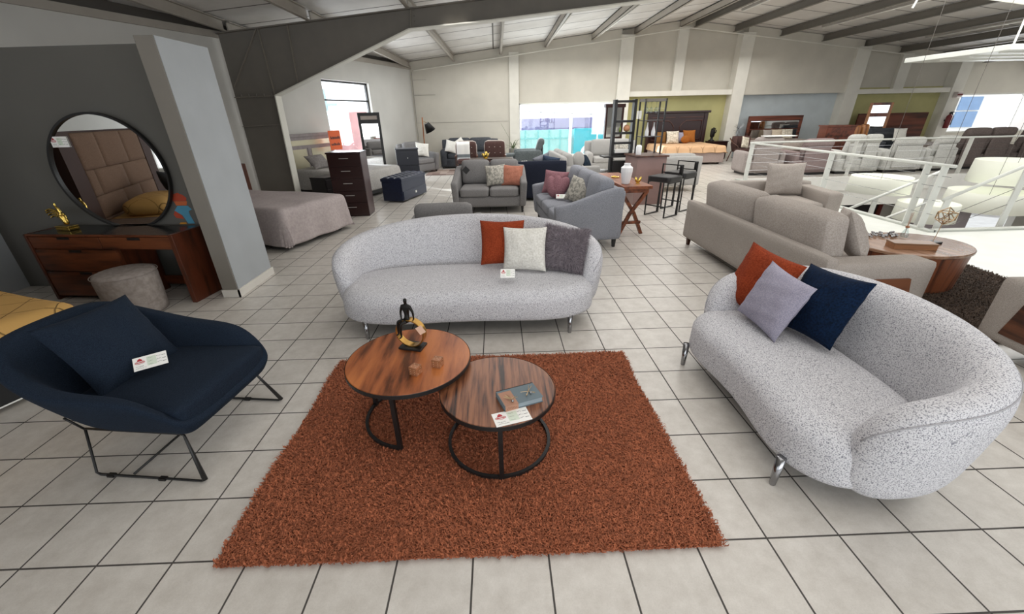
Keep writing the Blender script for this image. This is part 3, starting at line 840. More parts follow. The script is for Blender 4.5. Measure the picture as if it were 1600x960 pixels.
# ================================================================ navy armchair (faces +x)
def navy_chair():
    c = thing('wire_leg_armchair', 'navy blue fabric armchair on a black wire sled frame at the end of the rug', 'armchair', (-2.03, 2.02, 0), R(-7))
    # rim of the shell: (x fwd, y, z), right half mirrored
    half = [(.47, 0, .345), (.47, .20, .348), (.475, .32, .365), (.465, .375, .395), (.40, .41, .465), (.30, .44, .545), (.14, .465, .565), (-.06, .475, .575), (-.24, .465, .615), (-.40, .43, .68), (-.52, .37, .76), (-.585, .27, .80), (-.60, .13, .81), (-.60, 0, .81)]
    low = [(.44, 0, .285), (.44, .18, .285), (.44, .29, .285), (.42, .325, .285), (.36, .33, .285), (.24, .33, .28), (.10, .33, .275), (-.02, .325, .27), (-.12, .31, .27), (-.20, .28, .27), (-.25, .24, .27), (-.28, .17, .27), (-.29, .09, .27), (-.29, 0, .27)]
    def full(L): return L+[(x, -y, z) for x, y, z in L[-2:0:-1]]
    sq = lambda L: [(x*(.88 if x < 0 else 1), y*.93, z-(.03*min(1, max(0, -x-.3)/.25))) for x, y, z in L]
    rim, lw = full(sq(half)), full(sq(low))
    def mix(a, b, t, out=0, dz=0):
        R_ = []
        for p, q in zip(a, b):
            v = [p[i]*(1-t)+q[i]*t for i in range(3)]
            cx = Vector((v[0]+.05, v[1], 0)); 
            if cx.length: cx.normalize()
            R_.append((v[0]+cx.x*out, v[1]+cx.y*out, v[2]+dz))
        return R_
    th_ = .085
    inn = mix(rim, rim, 0, -th_, -.004)
    seat_in = [(x*.86+.01, y*.84, .36) for x, y, z in lw]
    rings = [mix(lw, lw, 0, -.12, 0), lw, mix(lw, rim, .35, .012), mix(lw, rim, .75, .012), mix(lw, rim, .94, .008), mix(rim, rim, 0, -.004, .012), mix(rim, rim, 0, -.02, .02), mix(rim, rim, 0, -.065, .02), mix(rim, rim, 0, -th_, .008), mix(inn, seat_in, .3, -.004), mix(inn, seat_in, .7), seat_in, [(x*.4, y*.4, .36) for x, y, z in lw]]
    obj('shell', MB().loft(rings), M_NAVY, c, smooth=True, sub=2)
    cu = MB().soft(.11, 0, .395, .70, .66, .13, .03, (0, 0, .25), 10)
    for i, v in enumerate(cu.v):     # trapezoid: narrower at the back
        k = 1-.16*max(0, (.3-v[0])); cu.v[i] = (v[0], v[1]*k, v[2]+.02*v[0])
    o = obj('seat_cushion', cu, M_NAVY, c, smooth=True)
    fr_ = []
    r = .0065
    for s in (-1, 1):
        y0, y1 = s*.285, s*.345
        P = [(-.20, y0, .280), (-.195, y1, .02), (-.175, y1, .0085), (.43, y1, .0085), (.452, y1, .018), (.375, y0, .272), (.355, y0, .280), (-.20, y0, .280)]
        obj('sled_leg', MB().tube(P, r, 8), M_BLACK, c, smooth=True)
        obj('strut', MB().tube([(-.205, y0, .277), (-.235, s*.30, .335), (-.25, s*.31, .37)], r*.9, 8), M_BLACK, c, smooth=True)
        obj('glide', MB().box(-.13, -.09, y1-.012, y1+.012, 0, .014), M_BLACK, c); obj('glide', MB().box(.18, .22, y1-.012, y1+.012, 0, .014), M_BLACK, c)
    obj('crossbar', MB().tube([(.02, -.335, .016), (.02, .335, .016)], r, 8), M_BLACK, c, smooth=True)
    return c
navy_chair()
pillow('cushion', .50, .47, .17, M_NAVY, (-2.20, 2.06, .63), 82, 32, 2, 'navy cushion leaning on the back of the navy armchair', 'cushion', None, 8, wr=.006)
# ================================================================ vanity niche
M_WAL = wood('dark_walnut', '6b3a20', '522a17', '2b150c', 1, 'X', .38, 16, stretch=.12)
M_WALZ = wood('dark_walnut_upright', '5a2b18', '43200f', '22100a', 1, 'Z', .38, 12, stretch=.15)
M_VTOP = plain('black_gloss_top', '1d1c1b', .2, var=.1)
def vanity():
    v = thing('vanity_table', 'dark walnut vanity table with drawers against the dark grey wall', 'dressing table', (-3.27-1.68*math.cos(R(7)), 4.07+1.68*math.sin(R(7)), 0), R(-7))
    Wd, D, H = 1.68, .40, .74
    obj('end_panel', MB().box(Wd-.05, Wd, 0, D, 0, H), M_WALZ, v, bevel=.004)
    obj('side_panel', MB().box(0, .03, .0, D, 0, H), M_WALZ, v, bevel=.003)
    obj('side_panel', MB().box(.98, 1.01, .03, D, 0, H-.15), M_WALZ, v)
    obj('back_panel', MB().box(.03, Wd-.05, D-.03, D-.012, 0.06, .16).box(.03, .98, D-.012, D, .1, H-.1), M_WAL, v)
    obj('tabletop', MB().box(.03, Wd-.05, 0.01, D, H-.02, H-.002), M_VTOP, v, bevel=.002)
    obj('front_edge', MB().box(.03, Wd-.05, 0, .01, H-.02, H), M_WAL, v)
    obj('carcass', MB().box(.03, .98, .03, D-.02, .04, H-.16).box(.03, Wd-.05, .03, D-.02, H-.158, H-.022), M_WAL, v)
    def drawer(x0, x1, z0, z1):
        d = obj('drawer', MB().box(x0, x1, .008, .03, z0, z1), M_WAL, v, bevel=.002)
        cx = (x0+x1)/2
        obj('finger_slot', MB().box(cx-.07, cx+.07, .004, .012, z1-.028, z1-.002), M_BLACK, d)
    drawer(.035, .84, H-.15, H-.028); drawer(.85, Wd-.055, H-.15, H-.028)
    drawer(.035, .975, .34, H-.165); drawer(.035, .975, .05, .33)
    return v
vanity()
def round_mirror():
    m = thing('round_mirror', 'round black-framed mirror standing on the vanity table', 'mirror', (-4.04, 4.585, 1.285))
    r = .575
    M0 = Matrix.Rotation(R(90), 4, 'X')
    cut = -.54
    P = [(r*math.cos(2*PI*i/96), 0, max(cut, r*math.sin(2*PI*i/96))) for i in range(96)]
    fr_ = MB(); 
    rings = []
    for rr, y in ((r-.014, -.028), (r+.006, -.03), (r+.006, .012), (r-.014, .012)):
        rings.append([(rr*math.cos(2*PI*i/96), y, max(cut, rr*math.sin(2*PI*i/96))) for i in range(96)])
    fr_.loft(rings+[rings[0]], True, False)
    obj('frame', fr_, M_BLACK, m)
    g = MB().lathe([(r-.006, -.006), (r-.006, .006)], 96, M0); obj('mirror_glass', g, M_MIRROR, m)
    return m
round_mirror()
pc = card((-4.42, 4.572, 1.60), 0, 'white price card stuck on the round mirror above the gold hand', .17, .10); pc.rotation_euler = (R(90), 0, 0)
M_GOLDP = plain('polished_gold', 'd6b660', .18, metal=1, var=.1)
def gold_hand():
    s = thing('hand_sculpture', 'polished gold open hand sculpture on the vanity table', 'sculpture', (-4.62, 4.44, .741), R(-14))
    obj('plinth', MB().box(-.095, .095, -.05, .05, 0, .022).box(-.095, .095, -.05, .05, .026, .045).box(-.085, .085, -.045, .045, .02, .03), M_GOLDP, s, bevel=.003)
    me = bpy.data.meshes.new('hand')
    J = [((.03, 0, .05), .030), ((.015, 0, .10), .027), ((-.005, 0, .135), .034), ((-.03, 0, .165), .030)]
    Ed = [(0, 1), (1, 2), (2, 3)]
    def finger(a, pts, rs):
        i0 = a
        for p, r_ in zip(pts, rs):
            J.append((p, r_)); Ed.append((i0, len(J)-1)); i0 = len(J)-1
    for k, (yy, zz, ln) in enumerate(((-.006, .205, .095), (-.002, .182, .105), (.002, .158, .10), (.004, .134, .082))):
        finger(3 if k < 2 else 2, [(-.055, yy, zz), (-.055-ln*.5, yy, zz+.012), (-.055-ln*.85, yy-.012, zz+.004), (-.055-ln, yy-.024, zz-.008)], [.0125, .0105, .0095, .0075])
    finger(2, [(.012, -.004, .185), (.004, -.008, .225), (-.012, -.010, .255), (-.010, -.006, .285)], [.017, .0135, .011, .008])
    me.from_pydata([j[0] for j in J], Ed, [])
    o = bpy.data.objects.new('hand', me); COL.objects.link(o); o.parent = s
    o.modifiers.new('skin', 'SKIN')
    for k, j in enumerate(J): me.skin_vertices[0].data[k].radius = (j[1], j[1])
    me.skin_vertices[0].data[0].use_root = True
    o.modifiers.new('sub', 'SUBSURF').render_levels = 2
    me.materials.append(M_GOLDP)
gold_hand()
M_VELV = fabric('grey_velvet', 'aaa19b', '958c86', scale=20, big=.16, bmp=.05)
po = MB().lathe([(.20, 0), (.235, .01), (.242, .05), (.256, .38), (.248, .425), (.22, .442), (.1, .447), (.001, .448)], 40)
pf = thing('round_pouf', 'round grey velvet pouf in front of the vanity table', 'pouf', (-3.73, 3.90, 0))
obj('body', po, M_VELV, pf, smooth=True)
obj('piping', MB().tube([(.262*math.cos(2*PI*i/40), .262*math.sin(2*PI*i/40), .422) for i in range(40)], .004, 6, closed=True), M_VELV, pf, smooth=True)
# wall decals (plain bird and flower shapes)
def decal(name, label, cat, parts, grp=None):
    r_ = thing(name, label, cat, (-3.05, 4.598, 0), R(-2.9), grp)
    for nm, c, pts in parts:
        mb = MB(); n = len(pts)
        mb.add([((x+3.40)*1.05-.40, 0, 1.763-(1.763-z)*1.03) for x, z in pts]+[((x+3.40)*1.05-.40, -.002, 1.763-(1.763-z)*1.03) for x, z in pts], [tuple(range(n)), tuple(range(n, 2*n))[::-1]]+[(i, (i+1) % n, n+(i+1) % n, n+i) for i in range(n)])
        obj(nm, mb, c, r_)
D_R, D_B, D_O, D_Y = plain('decal_red', 'b0442a', .7), plain('decal_blue', '4f93b0', .7), plain('decal_orange', 'c8683a', .7), plain('decal_yellow', 'c98a2c', .7)
decal('wall_decal', 'blue and red bird decal on the dark wall beside the round mirror', 'wall decal', [
    ('cap', D_R, [(-3.50, 1.035), (-3.47, 1.075), (-3.42, 1.085), (-3.37, 1.06), (-3.345, 1.03), (-3.36, 1.0), (-3.50, 1.0)]),
    ('brim', D_O, [(-3.49, .998), (-3.35, .998), (-3.37, .955), (-3.48, .955)]),
    ('neck', D_B, [(-3.52, .90), (-3.47, .95), (-3.36, .95), (-3.33, .91), (-3.37, .895), (-3.37, .85), (-3.35, .76), (-3.42, .76), (-3.45, .85)]),
    ('wing', D_R, [(-3.545, .86), (-3.515, .90), (-3.46, .85), (-3.45, .81), (-3.53, .825)]),
    ('foot', D_Y, [(-3.50, .775), (-3.44, .775), (-3.44, .755), (-3.52, .755)])])
decal('wall_decal', 'blue, orange and yellow decal low on the wall behind the vanity end panel', 'wall decal', [
    ('tail', D_B, [(-3.235, .56), (-3.17, .57), (-3.15, .50), (-3.10, .42), (-3.19, .40), (-3.24, .46)]),
    ('flower', D_O, [(-3.24, .39), (-3.12, .39), (-3.08, .30), (-3.09, .22), (-3.16, .20), (-3.24, .30)]),
    ('petal', D_Y, [(-3.22, .27), (-3.12, .21), (-3.08, .24), (-3.08, .14), (-3.15, .10), (-3.2, .18)])])

# ================================================================ beds
def quilt_mat(name, c, c2, sc=4.0):
    m, n, l, b = nmat(name)
    v = coord(n, l, (1, 1, 1), (0, 0, R(45)))
    br = n.new('ShaderNodeTexBrick'); br.offset = 0
    br.inputs['Scale'].default_value = sc; br.inputs['Brick Width'].default_value = 1; br.inputs['Row Height'].default_value = 1
    br.inputs['Mortar Size'].default_value = .02; br.inputs['Mortar Smooth'].default_value = 1
    br.inputs['Color1'].default_value = lin(c); br.inputs['Color2'].default_value = lin(c); br.inputs['Mortar'].default_value = lin(c2)
    l.new(v, br.inputs['Vector']); l.new(br.outputs[0], b.inputs['Base Color']); b.inputs['Roughness'].default_value = .85
    bp = n.new('ShaderNodeBump'); bp.invert = True; bp.inputs['Strength'].default_value = .9; bp.inputs['Distance'].default_value = .02
    l.new(br.outputs['Fac'], bp.inputs['Height']); l.new(bp.outputs[0], b.inputs['Normal'])
    return m
def duvet_mesh(L_, W_, z, drop, fold=.02, seed=0, lap=.0, r=.07):
    """top at z, over x 0..L, |y|<W/2, hanging at both sides and the foot (x=L)"""
    mb = MB(); nu, nv = 44, 56; V = []
    rr = random.Random(seed); a, b, c = [rr.uniform(0, 6) for _ in range(3)]
    tot = W_+2*drop; 
    for i in range(nu+1):
        s = (L_+drop)*i/nu
        for j in range(nv+1):
            t = -tot/2+tot*j/nv
            dx = max(0, s-L_+r); dy = max(0, abs(t)-W_/2+r)
            d = math.hypot(dx, dy)
            k = min(d, r*PI/2)/r
            if d < 1e-6: x, y, zz = s, t, z
            else:
                ux, uy = dx/d, dy/d*math.copysign(1, t)
                out = r*math.sin(k); dn = r*(1-math.cos(k))+max(0, d-r*PI/2)
                dn = min(dn, drop)
                fl_ = fold*max(0, d-r)/max(.01, drop)*math.sin((s*ux*0+t*abs(ux)*11+s*abs(uy)*11)+a)
                out += .05*max(0, d-r)/max(.01, drop)+fl_
                bx = min(s, L_-r); by = max(-(W_/2-r), min(W_/2-r, t))
                x, y, zz = bx+ux*out, by+uy*out, z-dn
            zz += .006*math.sin(5*s+a)*math.cos(6*t+b)+.004*math.sin(11*t+3*s+c)
            V.append((x, y, zz))
    Fc = [(i*(nv+1)+j, i*(nv+1)+j+1, (i+1)*(nv+1)+j+1, (i+1)*(nv+1)+j) for i in range(nu) for j in range(nv)]
    mb.add(V, Fc)
    return mb
def bed(label, loc, rz, L_, W_, z, drop, dm, base_m, base_z=(.04, .3), name='bed', group=None, inset=.06):
    b = thing(name, label, 'bed', loc, rz, group)
    obj('base', MB().box(.02, L_-inset, -W_/2+inset, W_/2-inset, base_z[0], base_z[1]), base_m, b, bevel=.02)
    obj('mattress', MB().soft(L_/2, 0, (base_z[1]+z-.015)/2, L_-.04, W_-.06, z-.015-base_z[1], .05), M_WHITE, b, smooth=True)
    o = obj('duvet', duvet_mesh(L_, W_, z, drop), dm, b, smooth=True)
    md = o.modifiers.new('solid', 'SOLIDIFY'); md.thickness = .018; md.offset = -1
    for x in (.12, L_-.15):
        for y in (-W_/2+.15, W_/2-.15):
            lg = obj('leg', MB().box(-.03, .03, -.03, .03, 0, base_z[0]+.01), M_BLACK, b); lg.location = (x, y, 0)
    return b
M_YEL = quilt_mat('ochre_quilt', 'c49a58', '9c7a40', 4.2)
A20 = -math.atan(.364)
yb = bed('bed with ochre yellow quilt and black base beside the navy armchair', (-5.54, 2.68, 0), A20, 2.22, 1.90, .59, .27, M_YEL, plain('black_base', '1a1a1b', .7), (.05, .33), inset=.05)
obj('base_trim', MB().box(.02, 2.165, -.885, .885, .045, .055), M_WHITE, yb)
# upholstered headboard with stitched blocks
hm = MB(); M_TAN = fabric('taupe_upholstery', '8a7160', '7a6252', scale=80, big=.06)
rr = random.Random(4)
for k, (z0, z1) in enumerate(((.35, .62), (.62, .90), (.90, 1.22), (1.22, 1.66))):
    y = -1.0
    while y < .99:
        w_ = min(rr.uniform(.55, .95), 1.0-y)
        if 1.0-(y+w_) < .2: w_ = 1.0-y
        hm.soft(-.02, y+w_/2, (z0+z1)/2, .10, w_, z1-z0, .012, (.25, 0, 0), 6); y += w_
hb = obj('headboard', hm, M_TAN, yb, smooth=True); hb.location = (-.03, 0, 0)
obj('headboard_frame', MB().box(-.16, -.06, -1.35, 1.35, .05, 1.68).box(-.07, .0, -1.35, -1.02, .05, 1.68).box(-.07, .0, 1.02, 1.35, .05, 1.68), plain('matte_dark_wood', '3f2419', .75), yb)
def YBP(x, y, z): c, s_ = math.cos(A20), math.sin(A20); return (-5.54+x*c-y*s_, 2.68+x*s_+y*c, z)
pillow('cushion', .46, .46, .15, plain('black_cloth', '141414', .9), YBP(.78, .12, .80), 70, 30, 14, 'black cushion on the ochre bed, in front of its patterned one', 'cushion', 'cushions on the ochre bed', 11)
pillow('cushion', .46, .44, .15, plain('black_cloth_dull', '1b1a1a', .95), YBP(.46, -.20, .86), 66, 18, -8, 'black cushion against the headboard of the ochre bed', 'cushion', 'cushions on the ochre bed', 12)
lump = tag(obj('pillow', MB().soft(0, 0, 0, .52, .95, .20, .095, (.1, .1, .5), 10), M_YEL, smooth=True), 'ochre pillow under the quilt cover at the head of the ochre bed', 'pillow', None, YBP(.40, .42, .69), A20)
pm_, n_, l_, b_ = nmat('patterned_white'); v_ = coord(n_, l_, (1, 1, 1))
l_.new(ramp(n_, l_, noise(n_, l_, coord(n_, l_, (9, 9, 46)), 1.6, 2), [(.48, 'd9d8d6'), (.52, '77787c')]), b_.inputs['Base Color']); b_.inputs['Roughness'].default_value = .9
pillow('cushion', .44, .36, .14, pm_, YBP(.84, -.42, .78), 58, 34, 10, 'white cushion with grey script pattern on the ochre bed', 'cushion', 'cushions on the ochre bed', 13)

A20 = -math.atan(.364)
M_MAUVE = fabric('mauve_satin', 'b9aeac', 'aca1a0', scale=30, big=.1, bmp=.05); 
gb = bed('bed with plain mauve satin duvet behind the light grey wall end', (-4.82, 7.25, 0), A20, 2.10, 1.42, .60, .52, M_MAUVE, M_BLACK, (.05, .33))
obj('headboard', MB().box(-.1, -.02, -.75, .75, .2, 1.05), M_WALZ, gb, bevel=.01)
pillow('cushion', .5, .34, .14, fabric('striped_pink', 'c3b0ac', 'a8928f', scale=18), (-4.56, 7.0, .74), 70, 40, 0, 'pink striped pillow at the head of the mauve bed', 'cushion', None, 14)
M_MAUVG = fabric('grey_satin', '8d8886', '7c7775', scale=26, big=.12, bmp=.05)
b2 = bed('bed with pale grey duvet and panelled headboard behind the dark chest of drawers', (-4.82, 11.45, 0), A20, 2.12, 1.55, .62, .45, fabric('pale_grey_duvet', 'b9b6b2', 'aaa7a3', scale=30, big=.06, bmp=.05), M_BLACK, (.05, .33))
M_SILV = plain('silver_grey_wood', '8a8180', .5, var=.1, vs_=10)
M_CHAMP = plain('champagne_mirror', 'c9c3a8', .25, metal=.25, var=.05)
obj('headboard', MB().box(-.12, -.05, -.98, .92, .15, 1.42), M_SILV, b2, bevel=.006)
hp = MB().box(-.13, -.12, -.95, .9, 1.33, 1.345)
obj('headboard_rail', MB().box(-.05, -.03, -.98, .92, 1.35, 1.42).box(-.05, -.035, -.98, -.90, .3, 1.36).box(-.05, -.035, .84, .92, .3, 1.36).box(-.05, -.035, -.05, .03, .3, 1.08), M_SILV, b2, bevel=.004)
obj('inset_panel', MB().box(-.05, -.042, -.88, .82, 1.15, 1.27), M_CHAMP, b2)
obj('inset_panel', MB().box(-.05, -.042, -.86, -.10, .45, 1.06), M_CHAMP, b2)
obj('inset_panel', MB().box(-.05, -.042, .08, .80, .45, 1.06), M_CHAMP, b2)
pillow('cushion', .62, .42, .16, M_MAUVG, (-4.50, 11.0, .78), 70, 45, 0, 'large grey satin pillow on the bed with the panelled headboard', 'cushion', None, 15)
M_ORG = plain('orange_card', 'e0622c', .6, var=.03)
sg = thing('sale_sign', 'bright orange sign hung on the panelled headboard', 'sign', (-4.36, 12.05, 1.22), R(62))
obj('card', MB().box(-.20, .20, -.003, .003, -.24, .24), M_ORG, sg)
a = MB(); rr = random.Random(2)
for z in (.06, -.10):
    x = -.15
    while x < .14:
        w_ = rr.uniform(.015, .03); a.box(x, x+w_, -.006, -.003, z-.03, z+rr.uniform(.01, .04)); x += w_+.012
obj('lettering', a, M_INK, sg)
M_DKB = plain('espresso_gloss', '2a1412', .28, var=.12)
def nightstand(label, loc, rz, w=.5, d=.4, h=.5, mat=None, group=None):
    t = thing('nightstand', label, 'nightstand', loc, rz, group)
    obj('body', MB().box(-w/2, w/2, -d/2+.02, d/2, .06, h-.03), mat, t, bevel=.004)
    obj('top', MB().box(-w/2-.015, w/2+.015, -d/2-.01, d/2, h-.03, h), mat, t, bevel=.004)
    for k in range(2):
        dr = obj('drawer', MB().box(-w/2+.02, w/2-.02, -d/2, -d/2+.02, .08+k*(h-.13)/2, .07+(k+1)*(h-.13)/2), mat, t, bevel=.003)
        obj('knob', MB().ball((0, -d/2-.012, .08+(k+.5)*(h-.13)/2), .014, 8), M_WHITE, dr)
    for x in (-w/2+.03, w/2-.03):
        for y in (-d/2+.04, d/2-.03):
            lg = obj('leg', MB().box(-.02, .02, -.02, .02, 0, .065), mat, t); lg.location = (x, y, 0)
    return t
nightstand('small black nightstand between the mauve bed and the panelled headboard', (-4.0, 9.95, 0), A20+PI/2, .5, .42, .55, plain('black_lacquer', '141012', .3))

M_BEIGEH = plain('satin_nickel', 'cfcdc8', .35, metal=.3)
def chest():
    c = thing('chest_of_drawers', 'tall dark espresso chest of drawers with slim handles', 'chest of drawers', (-2.85, 8.32, 0), R(2))
    w, d, h = .62, .44, 1.19
    m = M_DKB
    obj('carcass', MB().box(-w/2, w/2, -d/2+.02, d/2, .03, h-.03), plain('espresso_side', '4a3836', .3, var=.15), c, bevel=.003)
    obj('top', MB().box(-w/2-.012, w/2+.012, -d/2-.012, d/2, h-.03, h), m, c, bevel=.003)
    obj('plinth', MB().box(-w/2+.01, w/2-.01, -d/2+.03, d/2, 0, .03), m, c)
    n = 5; hh = (h-.07)/n
    for k in range(n):
        dr = obj('drawer', MB().box(-w/2+.004, w/2-.004, -d/2, -d/2+.02, .04+k*hh+.003, .04+(k+1)*hh-.003), m, c, bevel=.002)
        obj('handle', MB().box(-.085, .085, -d/2-.02, -d/2-.012, .04+(k+.62)*hh, .05+(k+.62)*hh), M_BEIGEH, dr)
chest()
M_NVL = fabric('navy_leatherette', '15203a', '0f1730', scale=30, bmp=.05, rough=.4)
MATS['navy_leatherette'].node_tree.nodes['Principled BSDF'].inputs['Specular IOR Level'].default_value = .5
def ottoman():
    o = thing('storage_ottoman', 'navy tufted storage bench with a drawer at the foot of the pale grey bed', 'bench', (-2.20, 10.05, 0), A20+R(4))
    w, d, h = .50, 1.22, .55
    obj('body', MB().box(-w/2, w/2, -d/2, d/2, .03, h-.10), M_NVL, o, bevel=.01)
    mb = MB()
    nx_, ny_ = 3, 7
    n = 10
    V = []; Fc = []
    for i in range(nx_*n+1):
        for j in range(ny_*n+1):
            u, v = i/n, j/n
            z = h-.035+.035*(abs(math.sin(PI*u))*abs(math.sin(PI*v)))**.5
            V.append((-w/2+w*u/nx_, -d/2+d*v/ny_, z))
    NJ = ny_*n+1
    Fc = [(i*NJ+j, (i+1)*NJ+j, (i+1)*NJ+j+1, i*NJ+j+1) for i in range(nx_*n) for j in range(ny_*n)]
    mb.add(V, Fc); mb.box(-w/2-.01, w/2+.01, -d/2-.01, d/2+.01, h-.10, h-.034)
    obj('tufted_lid', mb, M_NVL, o, smooth=False)
    dr = obj('drawer', MB().box(w/2-.002, w/2+.016, -d/2+.02, d/2-.02, .05, .24), M_NVL, o, bevel=.004)
    obj('knob', MB().box(w/2+.016, w/2+.03, -.03, .03, .13, .18), M_WHITE, dr)
ottoman()
# ================================================================ sofas, chairs and tables further back
def sofa(name, label, cat, loc, rz, w, d, mat, seat_h=.44, back_h=.80, arm_h=.60, arm_w=.15, ns=2, nb=2, slope=0, leg_m=None, leg_h=.12, cush_h=None, cush_t=.17, group=None, back_t=.14, arm_r=.04, cush_m=None, seat_t=.17, wood_inset=None, skirt=None, lean=.05, roll=0):
    """front faces local -y, origin on the floor at the middle"""
    s = thing(name, label, cat, loc, rz, group)
    leg_m = leg_m or M_BLACK; y0, y1 = -d/2, d/2; b0 = leg_h
    iw = w-2*arm_w
    obj('base', MB().soft(0, .0, (b0+seat_h-seat_t+.02)/2+.0, w-.02, d-.04, seat_h-seat_t+.02-b0, .02, n=4), mat, s, smooth=True)
    for sg in (-1, 1):
        x = sg*(w/2-arm_w/2); mb = MB()
        if roll:
            mb.soft(x, -.0, (b0+arm_h)/2, arm_w, d-.02, arm_h-b0, arm_w*.49, n=8)
        elif slope:
            mb.soft(x, 0, (b0+arm_h)/2, arm_w, d, arm_h-b0, arm_r, n=10)
            for i, v in enumerate(mb.v):
                t = (v[1]-y0)/d; k = (v[2]-b0)/(arm_h-b0)
                mb.v[i] = (v[0]+sg*.03*k*(1-t), v[1]-.05*k*(1-t), v[2]+k*(slope)*(3*t*t-2*t*t*t))
        else: mb.soft(x, 0, (b0+arm_h)/2, arm_w, d, arm_h-b0, arm_r, n=8)
        a = obj('arm', mb, mat, s, smooth=True)
        if wood_inset:
            xo = sg*(w/2+.002); t = MB()
            pts = [(y0+.16, b0+.08), (y1-.30, b0+.08), (y1-.30, arm_h-.14), (y0+.22, arm_h-.14)]
            n = 4
            t.add([(xo+q, p[0], p[1]) for q in (-.02, .006) for p in pts], [(0, 1, 2, 3), (7, 6, 5, 4)]+[(i, (i+1) % n, n+(i+1) % n, n+i) for i in range(n)])
            obj('wood_inset', t, wood_inset, a)
    bk = MB().soft(0, y1-back_t/2, (b0+back_h)/2, w-(0 if not slope else .04), back_t, back_h-b0, .045, n=8)
    for i, v in enumerate(bk.v): bk.v[i] = (v[0], v[1]+lean*max(0, v[2]-.35), v[2])
    obj('backrest', bk, mat, s, smooth=True)
    cw = iw/ns
    for k in range(ns):
        obj('seat_cushion', MB().soft(-iw/2+cw*(k+.5), y0+(d-back_t)/2-.01, seat_h-seat_t/2+.01, cw-.012, d-back_t-.01, seat_t, .05, (0, 0, .12), 8), cush_m or mat, s, smooth=True)
    if nb:
        cw = iw/nb; ch = cush_h or (back_h-seat_h+.04)
        for k in range(nb):
            m_ = MB().soft(0, 0, 0, cw-.01, cush_t, ch, .07, (.0, .3, .03), 8)
            o = obj('back_cushion', m_, cush_m or mat, s, smooth=True)
            o.location = (-iw/2+cw*(k+.5), y1-back_t-cush_t*.42, seat_h+.01+ch/2); o.rotation_euler = (R(-8), 0, 0)
    for sx in (-1, 1):
        for sy in (-1, 1):
            l_ = MB(); l_.loft([[(q*r_, p*r_, z) for q, p in ((-1, -1), (1, -1), (1, 1), (-1, 1))] for z, r_ in ((0, .018), (b0+.02, .028))])
            o = obj('leg', l_, leg_m, s); o.location = (sx*(w/2-.07), sy*(d/2-.08), 0)
    return s
M_CHAR = fabric('charcoal_chenille', '8b8988', '6f6d6d', scale=130, big=.08)
M_BLUG = fabric('blue_grey_chenille', '9799a0', '7c7e86', scale=110, big=.08)
M_PATT = fabric('woven_pattern', 'b8b3a8', '8b8982', scale=26, big=.05, lo=.42, hi=.55)
M_PINK = fabric('salmon_velvet', 'bb7e69', 'a56a57', scale=60, big=.15, bmp=.05)
M_DPINK = fabric('dusty_pink_velvet', '9c7178', '845c64', scale=60, big=.2, bmp=.05)
M_BEIGE = fabric('taupe_weave', 'aba39c', '928a83', scale=170, big=.06)
M_LBEIGE = fabric('taupe_weave_soft', 'b0a8a1', '9a918a', scale=90, big=.10)
M_LGREY = fabric('light_grey_weave', 'b7b5b2', 'a09e9b', scale=120, big=.06)
M_DGREY = fabric('dark_grey_leather', '4a4d52', '3e4146', scale=20, big=.1, rough=.5)
M_NVS = fabric('navy_sofa_cloth', '262a38', '1c202c', scale=120, big=.08)
M_BRLEG = wood('leg_walnut', '5a3423', '482819', '2e1810', 1, 'Z')

sofa('loveseat', 'grey loveseat with patterned and salmon cushions, facing the long boucle sofa\'s back', 'sofa', (-.15, 8.50, 0), R(-2), 1.42, .90, M_CHAR, .47, .82, .60, .13, 2, 2, slope=.22, cush_h=.46, cush_t=.20, lean=.1)
g3 = 'cushions on the grey loveseat'
pillow('cushion', .40, .40, .14, M_PATT, (-.03, 8.38, .68), 0, 20, -4, 'grey and cream patterned cushion on the grey loveseat', 'cushion', g3, 21)
pillow('cushion', .42, .40, .15, M_PINK, (.30, 8.36, .67), -6, 20, 3, 'salmon velvet cushion on the grey loveseat', 'cushion', g3, 22)
tg_ = thing('fabric_tag', 'small black diamond tag on the loveseat\'s back cushion', 'tag', (-.60, 8.28, .80), 0)
o = obj('card', MB().box(-.055, .055, -.003, .003, -.055, .055), M_BLACK, tg_); o.rotation_euler = (0, R(45), 0)
sofa('three_seat_sofa', 'blue-grey sofa with pink cushions standing side-on by the console table', 'sofa', (1.20, 6.58, 0), R(-86), 2.05, .92, M_BLUG, .47, .80, .62, .13, 3, 3, slope=.22, cush_h=.46, cush_t=.22, lean=.08)
g4 = 'cushions on the blue-grey sofa'
pillow('cushion', .42, .40, .15, M_DPINK, (1.00, 7.25, .68), -20, 22, 5, 'dusty pink cushion on the blue-grey sofa, behind the knotted one', 'cushion', g4, 23)
kn = thing('knot_cushion', 'round dusty pink knotted cushion on the blue-grey sofa', 'cushion', (.98, 6.90, .66), R(-30), g4)
for a_ in (-32, 0, 32):
    kk = MB().ball((0, 0, 0), .185, 14, (.52, .42, 1)); o = obj('lobe', kk, M_DPINK, kn, smooth=True); o.rotation_euler = (R(-18), R(a_), R(a_*.6)); o.location = (a_*.0028, 0, 0)
pillow('cushion', .40, .40, .13, M_PATT, (1.25, 6.46, .67), -46, 22, 10, 'grey and cream patterned cushion on the blue-grey sofa', 'cushion', g4, 24)
card((1.02, 6.66, .55), R(-8), 'white price card under the knotted cushion on the blue-grey sofa', .16, .10, 30)
sofa('grey_armchair', 'low grey armchair turned away, only its back cushion showing over the boucle sofa', 'armchair', (-.70, 5.42, 0), PI+R(2), .98, .80, M_CHAR, .42, .60, .52, .12, 1, 1, cush_h=.34, cush_t=.18, back_t=.1)
sofa('navy_sofa', 'navy sofa seen from behind, between the grey loveseat and the console table', 'sofa', (.42, 9.66, 0), PI+R(3), 2.15, .95, M_NVS, .44, .84, .66, .16, 2, 0, leg_h=.06)
